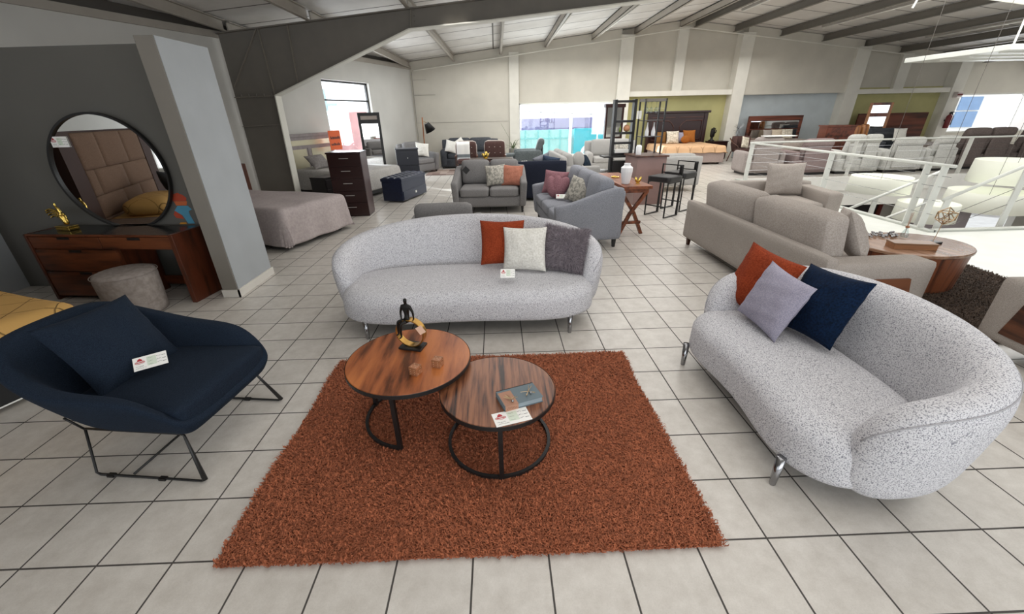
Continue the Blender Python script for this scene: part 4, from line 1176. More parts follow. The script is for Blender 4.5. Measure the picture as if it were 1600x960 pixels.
g5 = 'cushions on the navy sofa'
pillow('cushion', .42, .40, .14, M_BLUG, (1.05, 10.0, .73), 200, 25, 20, 'blue-grey cushion tilted on the arm end of the navy sofa', 'cushion', g5, 25)
pillow('cushion', .40, .38, .14, fabric('slate_blue', '4a566b', '3a4457', scale=60), (1.22, 9.80, .72), 170, 30, -12, 'slate blue cushion heaped on the navy sofa', 'cushion', g5, 26)
sofa('light_grey_sofa', 'light grey sofa standing side-on behind the navy sofa', 'sofa', (1.98, 11.25, 0), R(92), 2.25, .92, M_LGREY, .45, .82, .60, .17, 3, 3, leg_h=.08)
g6 = 'cushions on the light grey sofa'
bc = MB().ball((0, 0, 0), .2, 14, (1, .55, 1)); o = obj('cushion', bc, M_LGREY, smooth=True); tag(o, 'round grey cushion on the light grey sofa', 'cushion', g6, (2.02, 10.62, .70), R(40))
pillow('cushion', .42, .36, .14, fabric('ink_blue', '22303f', '18232f', scale=60), (2.24, 10.85, .66), 60, 35, 10, 'ink blue cushion on the light grey sofa', 'cushion', g6, 27)
sofa('white_grey_armchair', 'pale grey roll-arm loveseat behind the black shelf, by the back window', 'sofa', (3.72, 13.95, 0), R(-4), 1.65, .90, M_LGREY, .46, .92, .62, .20, 2, 1, roll=1)
pillow('cushion', .45, .34, .14, M_PATT, (4.0, 13.75, .68), 0, 22, 0, 'cream patterned cushion on the pale grey roll-arm loveseat', 'cushion', None, 28)
sofa('light_sofa', 'pale grey sofa seen from behind beyond the bar stools', 'sofa', (4.05, 10.30, 0), PI+R(3), 1.45, .92, M_LGREY, .46, .80, .58, .10, 2, 1, leg_h=.14, leg_m=M_BRLEG)
# far corner
sofa('dark_loveseat', 'dark grey two-seat sofa against the back wall with white cushions', 'sofa', (-.98, 16.2, 0), 0, 2.12, .95, M_DGREY, .50, .95, .66, .26, 2, 2, leg_h=.05, slope=.0, arm_r=.10)
pillow('cushion', .42, .42, .14, M_CREAM, (-1.62, 15.78, .75), 8, 20, 14, 'white cushion on the arm side of the dark grey two-seat sofa', 'cushion', 'white cushions on the dark grey sofa', 30)
pillow('cushion', .40, .36, .14, M_CREAM, (-1.32, 15.95, .82), 20, 20, -30, 'white cushion tipped behind the other on the dark grey two-seat sofa', 'cushion', 'white cushions on the dark grey sofa', 31)
sofa('corner_armchair', 'grey armchair with a white cushion in the corner under the floor lamp', 'armchair', (-2.72, 14.95, 0), R(48), 1.05, .95, M_CHAR, .46, .92, .62, .16, 1, 1, slope=.08, leg_h=.06)
pillow('cushion', .46, .44, .14, M_CREAM, (-2.50, 14.78, .74), 30, 20, 10, 'white cushion on the corner armchair under the floor lamp', 'cushion', None, 32)
def floor_lamp():
    l_ = thing('floor_lamp', 'floor lamp with a wooden pole and tilted black cone shade in the corner', 'lamp', (-2.68, 16.35, 0))
    obj('base', MB().lathe([(.15, 0), (.15, .02), (.03, .03)], 24), M_BLACK, l_, smooth=False)
    obj('pole', MB().tube([(0, 0, .02), (.03, 0, 1.72)], .022, 10), wood('lamp_wood', 'b5774a', '9a6038', None, 1, 'Z'), l_, smooth=True)
    sh = MB().loft([[(r_*math.cos(2*PI*i/28), r_*math.sin(2*PI*i/28), z) for i in range(28)] for r_, z in ((.085, .30), (.19, 0), (.185, .002), (.08, .295))], True, False)
    o = obj('lamp_shade', sh, M_BLACK, l_, smooth=True); o.location = (.30, -.05, 1.26); o.rotation_euler = (R(12), R(-24), 0)
    b = obj('shade_lining', MB().lathe([(.183, .003), (.08, .29)], 28, cap=False), M_WHITE, l_, smooth=True); b.location = o.location; b.rotation_euler = o.rotation_euler
    obj('swing_arm', MB().tube([(.03, 0, 1.60), (.19, -.02, 1.53)], .01, 8), M_BRASS, l_)
floor_lamp()
M_BROWNL = fabric('brown_quilt', '5c4541', '4a3633', scale=60, big=.1)
M_BEIGEW = plain('pale_piping', 'b8aca4', .7)
def button_chair(label, x, y, rz):
    c = thing('button_back_armchair', label, 'armchair', (x, y, 0), rz, 'brown button-back armchairs')
    obj('backrest', MB().soft(0, .26, .66, .66, .12, .62, .055, (0, .1, 0), 8), M_BROWNL, c, smooth=True)
    P = [(-.33, .26, .38), (-.335, .26, .85), (-.30, .26, .95), (-.22, .26, .985), (.22, .26, .985), (.30, .26, .95), (.335, .26, .85), (.33, .26, .38)]
    obj('back_frame', MB().tube(P, .022, 8), M_BEIGEW, c, smooth=True)
    obj('seat_cushion', MB().soft(0, -.02, .40, .60, .60, .14, .05, (0, 0, .1), 8), M_BROWNL, c, smooth=True)
    for sg in (-1, 1):
        obj('arm', MB().soft(sg*.34, -.02, .56, .07, .55, .06, .02, n=6).box(sg*.34-.02, sg*.34+.02, -.28, -.24, .3, .55), M_BRLEG, c, smooth=False)
        for y_ in (-.26, .26):
            o = obj('leg', MB().box(-.02, .02, -.02, .02, 0, .34), M_BRLEG, c); o.location = (sg*.30, y_, 0)
    for r_ in range(2):
        for q in range(3):
            obj('button', MB().ball((-.18+.18*q, .193, .62+.18*r_), .014, 6), M_BEIGEW, c)
button_chair('brown button-back armchair with a white throw, before the dark grey sofa', -.98, 14.15, R(3))
button_chair('brown button-back armchair behind the gold leaf ornament', -.06, 14.15, R(-2))
tw = MB(); n_ = 26; V = []
for j in range(n_+1):
    t = j/n_
    if t < .5: y, z = -.10+.0*t, .30+1.36*t*1.0
    else: y, z = .02+.3*(t-.5), .985-.8*(t-.5)*1.4
    for i in range(9):
        x = -.21+.42*i/8; V.append((x, (y if t < .5 else y)+.008*math.sin(i*1.7), min(z, 1.0)+.004*math.sin(i*2+j)))
tw.add(V, [(j*9+i, j*9+i+1, (j+1)*9+i+1, (j+1)*9+i) for j in range(n_) for i in range(8)])
m_, n2, l2, b2_ = nmat('throw_knit'); v2 = coord(n2, l2)
sp = n2.new('ShaderNodeSeparateXYZ'); l2.new(v2, sp.inputs[0])
l2.new(ramp(n2, l2, sp.outputs[2], [(.50, 'e2e6e8'), (.52, '7e8589'), (.60, '7e8589'), (.62, 'eceae6')]), b2_.inputs['Base Color']); b2_.inputs['Roughness'].default_value = .95
o = obj('knitted_throw', tw, m_, smooth=True); o.modifiers.new('solid', 'SOLIDIFY').thickness = .012
tag(o, 'white throw with a grey band hung over the brown button-back armchair', 'throw', None, (-1.08, 14.28, 0), R(3))
def patch_rug():
    m, n, l, b = nmat('patchwork')
    v = coord(n, l, (4.2, 4.2, 1)); w_ = n.new('ShaderNodeTexVoronoi'); w_.distance = 'CHEBYCHEV'; w_.inputs['Scale'].default_value = 1; w_.inputs['Randomness'].default_value = .2
    l.new(v, w_.inputs[0])
    s_ = n.new('ShaderNodeSeparateColor'); l.new(w_.outputs['Color'], s_.inputs[0])
    l.new(ramp(n, l, s_.outputs[0], [(.2, '8f7b72'), (.5, 'b3a397'), (.8, '6d5750')]), b.inputs['Base Color']); b.inputs['Roughness'].default_value = .95
    tag(obj('patchwork_rug', MB().box(-1.0, 1.0, -.75, .75, .001, .012), m), 'brown and beige patchwork rug in front of the dark grey sofa', 'rug', None, (-1.35, 14.7, 0), 0)
patch_rug()
def plant():
    p = thing('potted_plant', 'spiky leaved plant in a tall grey pot before the back wall', 'plant', (.62, 16.35, 0))
    obj('pot', MB().lathe([(.11, 0), (.13, .05), (.15, .58), (.14, .6), (.12, .56), (.001, .55)], 20), plain('pot_grey', '77736e', .7), p, smooth=True)
    r = random.Random(9); lf = plain('leaf_green', '5d6a45', .6, var=.25)
    for k in range(16):
        a = r.uniform(0, 2*PI); L_ = r.uniform(.35, .62); up = r.uniform(.25, .75); w_ = .016
        pts = []
        for i in range(7):
            t = i/6; d = L_*t; pts.append((d*math.cos(a), d*math.sin(a), .56+up*t*1.2-.5*t*t))
        rings = []
        for i, q in enumerate(pts):
            ww = w_*(1-(i/6)**2)+.001; sx, sy = -math.sin(a)*ww, math.cos(a)*ww
            rings.append([(q[0]-sx, q[1]-sy, q[2]), (q[0], q[1], q[2]-.004), (q[0]+sx, q[1]+sy, q[2]), (q[0], q[1], q[2]+.002)])
        obj('leaf', MB().loft(rings), lf, p, smooth=True)
    obj('stem', MB().tube([(0, 0, .5), (-.15, 0, 1.0), (-.42, 0, 1.45)], .005, 6), lf, p)
plant()
def recliner(label, loc, rz, w, mat, h=1.0, d=.92, group=None, lobes=2, name='recliner', arms=True):
    s = thing(name, label, 'recliner', loc, rz, group)
    iw = w-.36 if arms else w-.04
    obj('base', MB().soft(0, 0, .24, w-.06, d-.1, .36, .04, n=5), mat, s, smooth=True)
    obj('seat_cushion', MB().soft(0, -.10, .44, iw, d-.25, .18, .07, (0, 0, .1), 8), mat, s, smooth=True)
    k = max(1, lobes)
    bw = iw/k
    for i in range(k):
        x = -iw/2+bw*(i+.5)
        mb = MB().soft(0, 0, (h-.34)/2, bw-.01, .17, h-.34, .07, (0, .25, .03), 10)
        for q, v in enumerate(mb.v): mb.v[q] = (v[0], v[1]+.30*(v[2]/(h-.3))*.6, v[2])
        o = obj('backrest', mb, mat, s, smooth=True); o.location = (x, d/2-.24, .34)
        mb = MB().soft(0, 0, 0, bw-.03, .20, .22, .08, (0, .1, .1), 8); o = obj('headrest', mb, mat, s, smooth=True); o.location = (x, d/2-.07, h-.10)
        obj('back_panel', MB().soft(x, d/2-.03, (.12+h-.2)/2, bw-.12, .04, h-.34, .015, (0, .3, 0), 6), mat, s, smooth=True)
    if arms:
        for sg in (-1, 1): obj('arm', MB().soft(sg*(w/2-.09), -.04, .36, .18, d-.08, .56, .075, (0, 0, .04), 8), mat, s, smooth=True)
    obj('plinth', MB().box(-w/2+.1, w/2-.1, -d/2+.12, d/2-.1, 0, .07), M_BLACK, s)
    return s
M_GRNG = fabric('sage_grey_leather', '62696a', '51585a', scale=30, rough=.5)
r_ = recliner('dark grey recliner chair with leg rest, side-on before the back window', (1.12, 15.1, 0), R(-90), .85, M_GRNG, .98, 1.0, lobes=1)
obj('leg_rest', MB().soft(0, -.62, .46, .5, .42, .14, .05, n=6), M_GRNG, r_, smooth=True)
# dark low tables with ornaments
def dark_table(label, loc, w, d, h, mat, rz=0, name='coffee_table', cat='table'):
    t = thing(name, label, cat, loc, rz)
    obj('tabletop', MB().box(-w/2, w/2, -d/2, d/2, h-.04, h), mat, t, bevel=.004)
    for sx in (-1, 1):
        for sy in (-1, 1):
            o = obj('leg', MB().box(-.025, .025, -.025, .025, 0, h-.04), mat, t); o.location = (sx*(w/2-.05), sy*(d/2-.05), 0)
    return t
dark_table('dark low table behind the navy sofa holding white flowers', (.95, 11.3, 0), .9, .6, .50, M_DKB)
orr = thing('white_orchid', 'white flower ornament on a white dish, on the dark low table', 'ornament', (.72, 11.25, .50))
obj('dish', MB().lathe([(.02, 0), (.14, .02), (.15, .03), (.01, .012)], 20), M_WHITE, orr, smooth=True)
a = MB(); r = random.Random(3)
for k in range(12): a.ball((r.uniform(-.08, .09), r.uniform(-.05, .05), r.uniform(.04, .15)), .026, 6, (1, 1, .5))
obj('petals', a, M_WHITE, orr, smooth=True)
dark_table('dark console behind the grey loveseat holding the gold leaf ornament', (-.15, 12.1, 0), 1.2, .45, .66, M_DKB, name='console_table')
go = thing('leaf_ornament', 'gold leaf ornament on the dark console', 'ornament', (-.30, 12.0, .66))
for k, (a_, s_) in enumerate(((-35, .07), (5, .09), (40, .07))):
    o = obj('leaf', MB().ball((0, 0, .09), s_, 10, (.6, .25, 1.1)), M_GOLDP, go, smooth=True); o.rotation_euler = (0, R(a_), R(20*k))
obj('foot', MB().box(-.05, .05, -.03, .03, 0, .02), M_GOLDP, go)
# standing mirror and dark cabinet behind the pale grey bed
sm = thing('standing_mirror', 'tall black-framed standing mirror in front of the far side window', 'mirror', (-3.48, 12.45, 0), R(18))
obj('frame', MB().box(-.29, -.22, -.03, .03, 0, 1.88).box(.22, .29, -.03, .03, 0, 1.88).box(-.22, .22, -.03, .03, 1.60, 1.70).box(-.22, .22, -.03, .03, 1.80, 1.88).box(-.22, .22, -.03, .03, 0, .12), M_BLACK, sm)
obj('mirror_glass', MB().box(-.22, .22, -.012, .012, .12, 1.60), M_MIRROR, sm)
obj('white_panel', MB().box(-.22, .22, -.012, .012, 1.70, 1.80), M_BEIGEW, sm)
dc = nightstand('dark blue-black cabinet with a small white knob beside the corner armchair', (-2.62, 12.75, 0), R(14), .62, .48, .93, plain('blue_black_lacquer', '22242e', .35))

# console table behind the blue-grey sofa, and what stands on it
M_TEAK = wood('reddish_teak', '8b4f30', '6f3b22', '43210f', 1, 'Y', .4, 16)
ct = thing('console_table', 'long reddish wood console table with crossed legs behind the blue-grey sofa', 'console table', (2.04, 6.90, 0), R(3))
obj('tabletop', MB().box(-.22, .22, -.78, .78, .72, .765), M_TEAK, ct, bevel=.005)
obj('apron', MB().box(-.19, .19, -.72, .72, .66, .72), M_TEAK, ct)
for y in (-.62, .62):
    for sg in (-1, 1):
        mb = MB().tube([(-sg*.19, 0, .66), (sg*.04, 0, .33), (sg*.19, 0, .0)], .034, sq=True)
        o = obj('leg', mb, M_TEAK, ct); o.location = (0, y+.02*sg, .0)
    obj('stretcher', MB().box(-.15, .15, y-.02, y+.02, .17, .21), M_TEAK, ct)
M_CER = plain('white_ceramic', 'e9e9ea', .35, var=.02)
vz = MB().lathe([(.055, 0), (.062, .01), (.07, .06), (.088, .18), (.088, .235), (.05, .265), (.045, .285), (.05, .295), (.038, .295), (.03, .27)], 12)
tag(obj('ceramic_vase', vz, M_CER), 'tall faceted white ceramic vase on the reddish console table', 'vase', None, (1.96, 6.38, .766), 0)
for (x, y, lb, k) in ((2.14, 6.36, 'gold leaf ornament on the console table corner beside the white vase', 0), (2.08, 6.62, 'small pale gold ornament on the console table behind the white vase', 1), (1.98, 7.05, 'gold ring ornament lying in the middle of the console table', 2)):
    q = thing('gold_ornament', lb, 'ornament', (x, y, .766), R(30*k))
    if k < 2:
        obj('foot', MB().box(-.025, .025, -.02, .02, 0, .012), M_GOLDP, q)
        for a_ in (-25, 25):
            o = obj('leaf', MB().ball((0, 0, .06), .045, 8, (.5, .25, 1.1)), M_GOLDP, q, smooth=True); o.rotation_euler = (0, R(a_), 0)
    else: obj('ring', MB().tube([(.06*math.cos(i*.4), .06*math.sin(i*.4), .012) for i in range(15)], .011, 8), M_GOLDP, q, smooth=True)
# bar stools
def stool(label, x, y, rz):
    s = thing('bar_stool', label, 'bar stool', (x, y, 0), rz, 'black bar stools')
    r_ = .0125; w, d, h = .40, .40, .62
    obj('seat', MB().soft(0, 0, h+.045, w+.03, d+.03, .105, .02, (0, 0, .05), 6), plain('black_vinyl', '201e1f', .45), s, smooth=True)
    for sg in (-1, 1):
        y_ = sg*w/2
        obj('side_frame', MB().tube([(-d/2, y_, h), (-d/2, y_, .013), (d/2, y_, .013), (d/2, y_, h+.27)], r_, sq=True), M_BLACK, s)
        obj('seat_rail', MB().tube([(-d/2, y_, h-.01), (d/2, y_, h-.01)], r_, sq=True), M_BLACK, s)
    obj('footrest', MB().tube([(-d/2, -w/2, .2), (-d/2, w/2, .2)], r_, sq=True), M_BLACK, s)
    obj('back_rail', MB().tube([(d/2, -w/2, h+.12), (d/2, w/2, h+.12)], r_, sq=True), M_BLACK, s)
    obj('back_rail', MB().tube([(d/2, -w/2, h+.26), (d/2, w/2, h+.26)], r_, sq=True), M_BLACK, s)
    obj('backrest', MB().soft(d/2, -w/2+.03, h+.19, .035, .06, .16, .01, n=4), M_BLACK, s, smooth=True)
stool('black metal bar stool with padded seat, nearer the console table', 3.02, 7.52, R(36))
stool('black metal bar stool partly behind the other, beside the pale grey sofa', 3.50, 8.00, R(36))
# home bar with rack
M_TAUPEL = plain('taupe_lacquer', '8b716c', .3, var=.1)
bar = thing('home_bar', 'taupe home bar counter with a tall black bottle rack above it', 'bar', (3.06, 8.86, 0), R(4))
obj('counter_body', MB().box(-.29, .32, -.36, .3, .0, .93), M_TAUPEL, bar, bevel=.004)
obj('counter_top', MB().box(-.32, .35, -.39, .33, .93, .96), M_BRLEG, bar)
for x in (-.10, .32):
    for y in (.0, .28): obj('rack_post', MB().box(x-.014, x+.014, y-.014, y+.014, .96, 1.98), M_BLACK, bar)
for z in (1.28, 1.58, 1.80): obj('rack_shelf', MB().box(-.1, .32, 0, .28, z, z+.012), M_PANE if z > 1.7 else M_BLACK, bar)
obj('rack_top', MB().box(-.114, .334, -.014, .294, 1.93, 1.98), M_STEEL, bar)
def bottle(label, x, y, z, k, h=.26):
    m = MB().lathe([(.036, 0), (.038, .01), (.038, h*.35), (.014, h*.72), (.012, h*.97), (.016, h), (.012, h)], 14)
    tag(obj('white_bottle', m, M_CER, smooth=True), label, 'bottle', 'white bottles in the bar rack', (x, y, z))
bottle('white tapered bottle in the bar rack, the one nearer the black bookcase', 3.09, 8.98, 1.293, 0)
bottle('white tapered bottle in the bar rack, the one nearer the olive wall', 3.23, 9.00, 1.293, 1)
for k, (x, lb) in enumerate(((3.04, 'the one nearest the black bookcase'), (3.13, 'the middle one of three'), (3.24, 'the one nearest the carved headboard'))):
    g = MB().lathe([(.035, 0), (.03, .004), (.005, .015), (.004, .09), (.03, .12), (.04, .17), (.034, .22)], 16, Matrix.Translation((0, 0, .24)) @ Matrix.Rotation(PI, 4, 'X'), cap=False)
    tag(obj('wine_glass', g, M_GLASSW, smooth=True), 'stemmed glass hung upside down in the bar rack, '+lb, 'glass', 'glasses hung in the bar rack', (x, 8.98+.02*k, 1.69))
# ladder bookcase
bk_ = thing('open_bookcase', 'thick black open bookcase with see-through bays beside the home bar', 'bookcase', (2.74, 9.50, 0), R(2))
for x in (-.21, .21):
    for y in (-.05,): obj('post', MB().box(x-.03, x+.03, y-.02, y+.12, 0, 1.99), M_BLACK, bk_)
for z in (1.93, 1.55, 1.32, 1.12, .90): obj('shelf', MB().box(-.21, .21, -.07, .07, z, z+.045), M_BLACK, bk_)
obj('cabinet', MB().box(-.2, .2, -.15, .15, .05, .78), M_BLACK, bk_, bevel=.004)
obj('counter_shelf', MB().box(-.42, .22, -.19, .17, .86, .89), M_BLACK, bk_)
tag(obj('green_bottle', MB().lathe([(.022, 0), (.022, .07), (.008, .10), (.008, .13)], 10), plain('green_glass', '8aa04a', .2), smooth=True), 'small green bottle on the bookcase\'s middle shelf', 'bottle', None, (2.68, 9.5, 1.366))
tag(obj('wooden_ball', MB().ball((0, 0, .07), .07, 12), plain('salmon_wood', 'c08a64', .5), smooth=True), 'round tan ornament on the bookcase\'s middle shelf', 'ornament', None, (2.82, 9.5, 1.366))
tag(obj('white_book', MB().box(-.15, .15, -.08, .08, 0, .07), M_WHITE, bevel=.004), 'long white box on a lower shelf of the black bookcase', 'box', None, (2.74, 9.5, .946))
tag(obj('white_jar', MB().lathe([(.05, 0), (.055, .02), (.055, .16), (.04, .19)], 16), M_CER, smooth=True), 'white jar on the bar counter between bookcase and rack', 'jar', None, (2.86, 8.66, .962))
nc = thing('note_card', 'white paper note clipped between the bookcase and the bar rack', 'note', (2.94, 9.12, 1.62), 0)
obj('paper', MB().box(-.05, .05, -.002, .002, 0, .15), M_TAG, nc)
# dark wood vanity with mirror by the window
dv = thing('mirror_dresser', 'dark wood dresser with an upright framed mirror beside the back window', 'dresser', (4.30, 16.05, 0), R(24))
obj('body', MB().box(-.45, .75, -.22, .22, 0, .78), M_DKB, dv, bevel=.006)
obj('top', MB().box(-.50, .80, -.25, .24, .78, .82), M_DKB, dv, bevel=.004)
obj('mirror_frame', MB().box(-.32, -.24, .12, .18, .82, 1.98).box(.42, .50, .12, .18, .82, 1.98).box(-.36, .54, .10, .20, 1.90, 2.02).box(-.24, .42, .12, .18, .82, .92), M_DKB, dv)
obj('mirror_glass', MB().box(-.24, .42, .14, .16, .92, 1.90), M_MIRROR, dv)
for k in range(3):
    d_ = obj('drawer', MB().box(-.43+.39*k, -.06+.39*k, -.24, -.22, .5, .76), M_DKB, dv, bevel=.004); obj('knob', MB().ball((-.245+.39*k, -.25, .63), .016, 6), M_BRASS, d_)
tag(obj('security_camera', MB().ball((0, 0, 0), .13, 10, (1.3, .8, .8)), M_COLUMN, smooth=True), 'rounded white camera housing at the top corner of the back window', 'camera', None, (4.50, 16.98, 2.03))

# olive-bay bed
M_PEACH = quilt_mat('peach_quilt', 'd3ab84', 'a88258', 3.2)
M_BOXSP = fabric('pinkish_base', 'b5a39d', 'a0908a', scale=90)
ob = bed('king bed with peach quilt and carved dark headboard before the first olive wall', (7.0, 17.0, 0), -PI/2, 1.95, 2.15, .62, .22, M_PEACH, M_BOXSP, (.06, .40), inset=.02)
hbm = MB().box(-.10, -.03, -1.15, 1.15, .1, 1.66)
obj('headboard', hbm, M_DKB, ob, bevel=.01)
obj('cornice', MB().box(-.13, .02, -1.24, 1.24, 1.66, 1.74), M_DKB, ob, bevel=.012)
for sg in (-1, 1):
    obj('post', MB().box(-.1, .0, sg*1.09-.07, sg*1.09+.07, .1, 1.66), M_DKB, ob, bevel=.01)
    P = [(.0, sg*.12, 1.18), (.0, sg*.22, 1.32), (.0, sg*.34, 1.40), (.0, sg*.95, 1.40), (.0, sg*.95, .72), (0, sg*.12, .72)]
    obj('carved_moulding', MB().tube([(-.025, p[1], p[2]) for p in P], .018, 8, closed=True), plain('espresso_mould', '4a2b24', .35), ob, smooth=True)
    obj('carved_rail', MB().tube([(-.025, sg*.1, 1.52), (-.025, sg*.98, 1.52)], .014, 8), plain('espresso_mould_b', '4a2b24', .35), ob)
gp = 'cushions on the peach king bed'
M_GOLDC = fabric('gold_brown_cloth', '8a6438', '6f4f2b', scale=60); M_STRC = fabric('cream_stripe', 'e0d8c8', 'c0b6a4', scale=14, lo=.45, hi=.55); M_ORB = fabric('orange_brown_cloth', 'a8682f', '8e5524', scale=50)
for (x, y, z, w, m, f, lb, sd) in ((6.28, 16.62, .84, .44, M_GOLDC, 0, 'golden brown square cushion on the peach king bed', 41), (7.10, 16.66, .83, .40, M_LILAC, 0, 'grey cushion behind the striped one on the peach king bed', 42), (6.70, 16.52, .84, .48, M_STRC, 0, 'cream striped cushion on the peach king bed', 43), (7.36, 16.60, .86, .48, M_ORB, 0, 'orange-brown square cushion on the peach king bed', 44)):
    pillow('cushion', w, w*.95, .14, m, (x, y, z), f, 16, 0, lb, 'cushion', gp, sd, n=10)
tag(obj('round_cushion', MB().ball((0, 0, 0), .16, 14, (1.15, .5, .85)), M_ORB, smooth=True), 'round orange pleated cushion on the peach king bed', 'cushion', gp, (7.15, 16.38, .77))
nightstand('dark wood nightstand beside the peach king bed, under a dark hand sculpture', (8.57, 16.80, 0), 0, .70, .40, .66, M_DKB)
hs = thing('dark_sculpture', 'dark praying-hands sculpture on the dark nightstand', 'sculpture', (8.32, 16.75, .66))
obj('foot', MB().lathe([(.11, 0), (.11, .03), (.05, .06), (.045, .14)], 16), M_BRONZE, hs, smooth=True)
obj('palm', MB().soft(0, 0, .27, .16, .09, .26, .045, (.1, .1, .1), 8), M_BRONZE, hs, smooth=True)
for k in range(4): obj('finger', MB().tube([(-.06+.04*k, 0, .34), (-.065+.045*k, -.01, .42), (-.05+.04*k, -.02, .49-.02*abs(k-1.5))], .019, 8), M_BRONZE, hs, smooth=True)
obj('thumb', MB().tube([(.07, 0, .26), (.12, -.01, .33), (.11, -.02, .40)], .02, 8), M_BRONZE, hs, smooth=True)
# rattan chair
def rattan():
    c = thing('rattan_armchair', 'round brown rattan armchair with a cream cushion by the wall column', 'armchair', (8.98, 15.75, 0), R(20))
    obj('backrest', MB().loft([[(r_*math.cos(a), r_*math.sin(a)*.85+.05, z) for a in [R(-20+220*i/16) for i in range(17)]]+[((r_-.04)*math.cos(a), (r_-.04)*math.sin(a)*.85+.05, z) for a in [R(200-220*i/16) for i in range(17)]] for r_, z in ((.28, .36), (.36, .6), (.34, .86))]), M_BROWNL, c, smooth=True)
    obj('seat', MB().lathe([(.28, .34), (.30, .36), (.30, .44), (.26, .46), (.001, .46)], 20), M_BROWNL, c, smooth=True)
    for sg in (-1, 1):
        obj('hoop_arm', MB().tube([(sg*.30, -.26, .36), (sg*.40, -.18, .56), (sg*.40, .05, .66), (sg*.34, .25, .80)], .018, 8), M_BRLEG, c, smooth=True)
        for y in (-.2, .2): obj('leg', MB().tube([(sg*.22, y, .36), (sg*.30, y*1.3, .0)], .018, 8), M_BRLEG, c, smooth=True)
rattan()
pillow('cushion', .34, .40, .12, M_STRC, (9.02, 15.62, .66), 20, 15, 12, 'cream cushion on the round rattan armchair', 'cushion', None, 46, n=10)
sb = thing('metal_sunburst', 'silver starburst ornament on the pale blue wall beside the mirrored headboard', 'ornament', (9.45, 17.0, .95))
a = MB()
for k in range(22):
    v = Vector((math.cos(k*2.4)*math.sin(k*.9+.4), -.15, math.sin(k*1.7))).normalized()*.24
    a.tube([(0, 0, .1), (v.x, v.y*.5, .1+v.z)], .004, 5)
obj('rays', a, M_CHROME, sb); obj('stand', MB().box(-.05, .05, -.05, .05, -.95, -.93).tube([(0, 0, -.94), (0, 0, .1)], .01, 6), M_CHROME, sb)
# blue-bay bed
M_DUVG = fabric('greige_duvet', 'b3a79f', 'a3978f', scale=30)
bb_ = bed('bed with a wood-framed mirrored headboard before the pale blue wall', (10.8, 16.95, 0), -PI/2, 1.9, 2.0, .66, .25, M_DUVG, M_BOXSP, (.06, .4))
M_REDW = wood('red_walnut', '6e3824', '552817', '34170d', 1, 'Y', .4, 10)
obj('headboard', MB().box(-.08, -.03, -1.05, 1.05, .1, 1.50), M_REDW, bb_, bevel=.006)
obj('headboard_frame', MB().box(-.03, .01, -1.05, -.96, .1, 1.5).box(-.03, .01, .96, 1.05, .1, 1.5).box(-.03, .01, -.96, .96, 1.34, 1.5), M_REDW, bb_, bevel=.004)
obj('mirror_strip', MB().box(-.03, -.024, -.95, .95, 1.05, 1.32), M_MIRROR, bb_); obj('mirror_strip', MB().box(-.03, -.024, -.95, .95, .70, 1.01), M_MIRROR, bb_)
gq = 'cushions on the bed with the mirrored headboard'
for (x, w, m, lb, sd) in ((10.35, .34, M_LBEIGE, 'dark beige cushion at the column end of the mirrored headboard', 51), (10.70, .42, fabric('cream_beige', 'd8c9b4', 'c5b6a1', scale=40), 'smooth cream cushion in the middle of the mirrored headboard', 52), (11.1, .46, M_STRC, 'cream patterned cushion on the dresser side of the mirrored headboard', 53)):
    pillow('cushion', w, .36, .13, m, (x, 16.55, .86), 0, 15, 0, lb, 'cushion', gq, sd, n=10)
# wood dresser, cheval mirror, wide headboard, dark chair
ds = thing('wood_dresser', 'reddish walnut chest of drawers with bright rounded corner posts, before the second olive wall', 'dresser', (11.28, 14.25, 0), R(-8))
obj('carcass', MB().box(-.5, .42, -.22, .24, .05, 1.18), M_REDW, ds, bevel=.006); obj('top', MB().box(-.53, .45, -.25, .26, 1.18, 1.22), M_REDW, ds)
for k in range(4): obj('drawer', MB().box(-.48, .34, -.24, -.22, .10+.27*k, .34+.27*k), M_REDW, ds, bevel=.006)
M_BRW = wood('bright_acacia', 'b27a48', '8f5a30', '6a3e20', 1, 'Z', .35, 10)
obj('corner_post', MB().soft(.42, -.18, .62, .20, .20, 1.20, .08, n=8), M_BRW, ds, smooth=True)
dt = tag(obj('wooden_pedestal', MB().soft(0, 0, .62, .24, .24, 1.24, .09, n=8), M_BRW, smooth=True), 'bright acacia pedestal between the walnut dresser and the leaning mirror', 'pedestal', None, (12.02, 14.15, 0), 0)
cm = thing('cheval_mirror', 'tall tilted wood-framed cheval mirror before the second olive wall', 'mirror', (13.25, 15.2, 0), R(-25))
for sg in (-1, 1): obj('post', MB().box(sg*.28-.04, sg*.28+.04, -.03, .03, 0, 1.86), M_BRW, cm, bevel=.006)
obj('cross_rail', MB().box(-.24, .24, -.025, .025, 1.78, 1.86).box(-.24, .24, -.025, .025, 1.42, 1.54).box(-.24, .24, -.025, .025, .96, 1.04), M_REDW, cm)
obj('mirror_glass', MB().box(-.24, .24, -.008, .008, 1.04, 1.42).box(-.24, .24, -.008, .008, .3, .96).box(-.24, .24, -.008, .008, 1.54, 1.78), M_MIRROR, cm)
wh = bed('bed with a wide plain walnut headboard before the second olive wall', (15.5, 17.05, 0), -PI/2, 1.9, 2.0, .5, .2, M_DUVG, M_BOXSP, (.06, .36))
obj('headboard', MB().box(-.08, -.02, -1.38, 1.38, .1, 1.50), M_REDW, wh, bevel=.006)
sofa('dark_armchair', 'dark brown high-back armchair with a white cushion behind the row of recliners', 'armchair', (13.15, 14.3, 0), R(-4), 1.15, .85, M_DGREY, .5, 1.08, .7, .16, 1, 1, cush_h=.45)
pillow('cushion', .44, .40, .13, M_CREAM, (13.15, 14.0, .90), 0, 12, 0, 'white cushion on the dark brown high-back armchair', 'cushion', None, 55, n=10)
